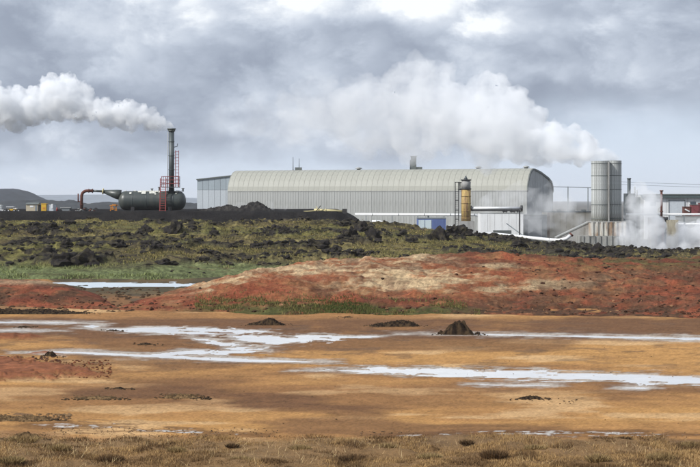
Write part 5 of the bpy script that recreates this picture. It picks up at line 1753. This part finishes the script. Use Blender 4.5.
# moss and grass clumps over the slope
n = 230000
px = rng.uniform(-40, 740, n); D = 165 + 93 * rng.uniform(0, 1, n)
X = (px - 350) / F * D
g1 = fbm(X * 0.5, D * 0.5, 51.0, 4, 0.6)
lm = lump(X, D)
keep = rng.uniform(0, 1, n) < smooth(0.45, 0.62, g1) * smooth(0.38, 0.52, fbm(X * 0.06 + 3, D * 0.08, 58.0, 4)) * (1 - 0.8 * lm) * (1 - 0.5 * smooth(450, 600, px))
px, D, X, g1 = px[keep], D[keep], X[keep], g1[keep]
Z = slope_z(px, D)
rowp = HY + (HC - Z) * F / D
shore = smooth(260, 271, rowp) * smooth(330, 250, px)
u = rng.uniform(0, 1, len(X))
C = lerpc(lerpc((0.075, 0.068, 0.028), (0.25, 0.215, 0.08), u), lerpc((0.09, 0.115, 0.035), (0.25, 0.28, 0.12), u), shore)
C = lerpc(C, (0.27, 0.21, 0.08), (rng.uniform(0, 1, len(X)) < 0.18) * (1 - shore) * 1.0)
h = (0.10 + 0.30 * g1 * rng.uniform(0.4, 1, len(X))) * (1 + 0.4 * shore)
blades('slope_grass', X, D, Z, h, rng.uniform(0.06, 0.16, len(X)), C, 'mossy grass growing over the lava slope', 0.5, 12)

# sedge along the foot of the red hill
n = 26000
px = rng.uniform(195, 480, n)
D = F * HC / (interp(px, BASE_Y) - HY) + rng.normal(4.5, 3.2, n) + 1.5
X = (px - 350) / F * D
g2 = fbm(X * 0.3, D * 0.3, 61.0, 4)
g2 = 0.6 * g2 + 0.4 * fbm(X * 1.2, D * 1.2, 62.0, 3)
keep = (g2 + 0.08 * np.exp(-((px - 345) / 40) ** 2) > 0.53) & (red_z(px, D) > -0.1)
px, D, X = px[keep], D[keep], X[keep]
Z = np.maximum(red_z(px, D), 0)
u = rng.uniform(0, 1, len(X))
C = lerpc((0.055, 0.06, 0.02), (0.20, 0.17, 0.06), u)
C = lerpc(C, (0.035, 0.06, 0.012), 0.7 * np.exp(-((px - 345) / 35) ** 2))
blades('sedge', X, D, Z, rng.uniform(0.06, 0.26, len(X)), rng.uniform(0.03, 0.08, len(X)), C, 'green sedge strip at the foot of the red hill', 0.4, 13)


# ------------------------------------------------------------------ steam
def puffs(path, r, seed, n1=1.0, sub=(0.5, 0.28, 0.15), up=0.35):
    """cauliflower of spheres along a path given as (point, radius)"""
    rr = np.random.default_rng(seed)
    out_ = []
    for i, (c, R_) in enumerate(path):
        c = np.array(c)
        out_.append((c, R_ * 0.72))
        m = 8
        for _ in range(m):
            d = rr.normal(0, 1, 3); d /= np.linalg.norm(d)
            c1, r1_ = c + d * R_ * 0.66, R_ * rr.uniform(0.32, 0.5)
            out_.append((c1, r1_))
            for _ in range(7):
                d2 = rr.normal(0, 1, 3) + d * 1.1 + np.array((0, 0, up)); d2 /= np.linalg.norm(d2)
                c2, r2_ = c1 + d2 * r1_ * 0.85, r1_ * rr.uniform(0.3, 0.52)
                out_.append((c2, r2_))
                for _ in range(4):
                    d3 = rr.normal(0, 1, 3) + d2 * 1.1 + np.array((0, 0, up)); d3 /= np.linalg.norm(d3)
                    out_.append((c2 + d3 * r2_ * 0.85, r2_ * rr.uniform(0.35, 0.55)))
    return out_


def ico(sub):
    bm = bmesh.new()
    bmesh.ops.create_icosphere(bm, subdivisions=sub, radius=1.0)
    v = np.array([p.co[:] for p in bm.verts]); f = np.array([[q.index for q in p.verts] for p in bm.faces])
    bm.free()
    return v, f


ICO = ico(2)


def steam(name, label, spheres, voxel, mat, ns=0.0, nscale=1.0, cat='steam', seed=0.0):
    v, f = ICO
    k = len(v)
    c = np.array([s_[0] for s_ in spheres]); r = np.array([s_[1] for s_ in spheres])
    keep = r > voxel * 0.9
    c, r = c[keep], r[keep]
    V = (v[None] * r[:, None, None] + c[:, None]).reshape(-1, 3)
    Fc = (f[None] + (np.arange(len(r)) * k)[:, None, None]).reshape(-1, 3)
    o0 = c.mean(0)
    me = np_mesh(name + '_raw', V - o0, Fc)
    ob = bpy.data.objects.new(name, me)
    link(ob)
    md = ob.modifiers.new('remesh', 'REMESH')
    md.mode = 'VOXEL'
    md.voxel_size = voxel
    dg = bpy.context.evaluated_depsgraph_get()
    me2 = bpy.data.meshes.new_from_object(ob.evaluated_get(dg))
    ob.modifiers.clear()
    nv = len(me2.vertices)
    co = np.empty(nv * 3, np.float32); me2.vertices.foreach_get('co', co); co = co.reshape(-1, 3)
    nr = np.empty(nv * 3, np.float32); me2.vertices.foreach_get('normal', nr); nr = nr.reshape(-1, 3)
    if ns:
        q = co * nscale
        co = co + nr * ((fbm(q[:, 0] + seed, q[:, 1], q[:, 2], 5, 0.62) - 0.5) * ns)[:, None]
        me2.vertices.foreach_set('co', co.astype(np.float32).ravel())
    me2.polygons.foreach_set('use_smooth', np.ones(len(me2.polygons), bool))
    me2.name = name
    me2.materials.clear(); me2.materials.append(mat)
    ob.data = me2
    ob.location = o0
    bpy.data.meshes.remove(me)
    return tag(ob, label, cat, kind='stuff')


def plume_path(edges, D_, drift=0.0, step=0.5):
    """centres and radii from the plume's upper and lower edge rows: (px, top, bottom)"""
    a = np.array(edges, float)
    s_ = D_ / F
    out_, px = [], a[0, 0]
    sg = np.sign(a[-1, 0] - a[0, 0])
    o_ = np.argsort(a[:, 0])
    while (a[-1, 0] - px) * sg > 0:
        tp, bt = np.interp(px, a[o_, 0], a[o_, 1]), np.interp(px, a[o_, 0], a[o_, 2])
        R_ = (bt - tp) / 2
        out_.append((tuple(P(px, (tp + bt) / 2, D_ + drift * abs(px - a[0, 0]) * s_)), R_ * s_))
        px += sg * max(1.2, R_ * step)
    return out_


LP = [(172, 126.5, 130), (168, 121, 131), (160, 114.5, 131.5), (150, 108.5, 131), (140, 106.5, 131.5), (126, 99, 130.5), (116, 98.5, 129), (104, 100.5, 126.5), (92, 97, 124.5), (82, 90, 122),
      (72, 80, 119), (60, 73, 118), (48, 77, 120), (38, 88, 124), (26, 95, 128.5), (16, 95, 131), (6, 81, 132), (-8, 74, 133), (-30, 80, 138), (-60, 74, 142), (-110, 70, 150)]
steam('steam_plume', 'dense white steam plume blowing left from the tank stack', puffs(plume_path(LP, 270, 0.1), 0, 3), 0.12,
      steam_mat('steam_dense', 1.3, noise=0.55, lo=0.33, hi=0.66), 1.4, 0.7, seed=1.0)
TP = [(620, 156.5, 162), (611, 150, 163.5), (598, 143, 165), (585, 135, 166), (570, 127, 166.5), (555, 119, 166.5), (540, 113, 166.5), (525, 102, 166), (510, 82, 165), (490, 70, 164), (465, 66, 163), (440, 66, 162), (415, 62, 161),
      (390, 58, 160), (360, 66, 158), (330, 76, 156), (300, 84, 154), (270, 90, 151), (240, 96, 148), (215, 100, 144)]
steam('steam_plume', 'huge soft white steam cloud drifting left from the twin tower above the hall', puffs(plume_path(TP, 400, 0.6), 0, 8), 0.45,
      steam_mat('steam_soft', 1.0, noise=0.16, fade=(-50, 70, ((-48, 0.0), (-18, 0.055), (12, 0.13), (40, 0.27), (52, 0.55), (62, 1.0))), lo=0.33, hi=0.68), 3.4, 0.28, seed=2.0)


def cloud_blobs(items, D_, seed, jit=8):
    rr = np.random.default_rng(seed)
    path = []
    for px, py, r in items:
        path.append((tuple(P(px, py, D_ + rr.uniform(-jit, jit))), r * D_ / F))
    return puffs(path, 0, seed)


steam('ground_steam', 'low white steam drifting round the wellhead at the right',
      cloud_blobs([(628, 236, 17), (646, 242, 19), (664, 246, 18), (682, 244, 18), (700, 242, 20), (722, 240, 22), (748, 238, 24), (642, 220, 22), (640, 203, 20), (656, 228, 13), (690, 230, 13), (648, 212, 10)], 374, 5, 6),
      0.6, steam_mat('steam_low', 0.6, noise=0.27, lo=0.36, hi=0.80), 2.0, 0.3, seed=3.0)
steam('ground_steam', 'thin steam veil rising behind the slope between the column and the tower',
      cloud_blobs([(548, 205, 22), (535, 218, 20), (562, 216, 20), (512, 198, 18), (584, 228, 17), (604, 238, 13), (490, 205, 16), (560, 232, 14)], 408, 6, 5),
      0.8, steam_mat('steam_veil', 0.22, noise=0.26, lo=0.40, hi=0.85), 2.0, 0.3, seed=4.0)
steam('ground_steam', 'faint steam wisp beside the soil heap on the bank',
      cloud_blobs([(224, 209, 8), (236, 208, 9), (250, 208, 8), (214, 206, 7), (204, 204, 7), (268, 206, 8), (282, 207, 7)], 290, 7, 3),
      0.35, steam_mat('steam_wisp', 0.22, noise=0.6, lo=0.44, hi=0.8), 0.8, 0.6, seed=5.0)
steam('ground_steam', 'thin steam creeping over the lava rocks on the crest below the tower',
      cloud_blobs([(602, 249, 6), (618, 250, 7), (636, 252, 7), (654, 254, 7), (590, 247, 5), (672, 256, 6), (640, 247, 9), (660, 250, 9), (684, 252, 9), (706, 252, 10), (730, 252, 11), (620, 245, 8)], 285, 9, 22),
      0.35, steam_mat('steam_creep', 0.9, noise=0.4, lo=0.38, hi=0.8), 0.8, 0.6, seed=6.0)
sc.cycles.volume_step_rate = 0.7

# ------------------------------------------------------------------ air
hz = bpy.data.materials.new('haze')
hz.use_nodes = True
t = hz.node_tree
t.nodes.clear()
o_ = N(t, 'ShaderNodeOutputMaterial')
v_ = N(t, 'ShaderNodeVolumePrincipled')
v_.inputs['Color'].default_value = (0.93, 0.96, 1.0, 1)
v_.inputs['Density'].default_value = 0.00008
t.links.new(v_.outputs[0], o_.inputs['Volume'])
ob = MB().box(-9200, 9200, -420, 14200, -4.5, 75).build('haze', hz)
tag(ob, 'thin pale haze in the air over the plain', kind='stuff')
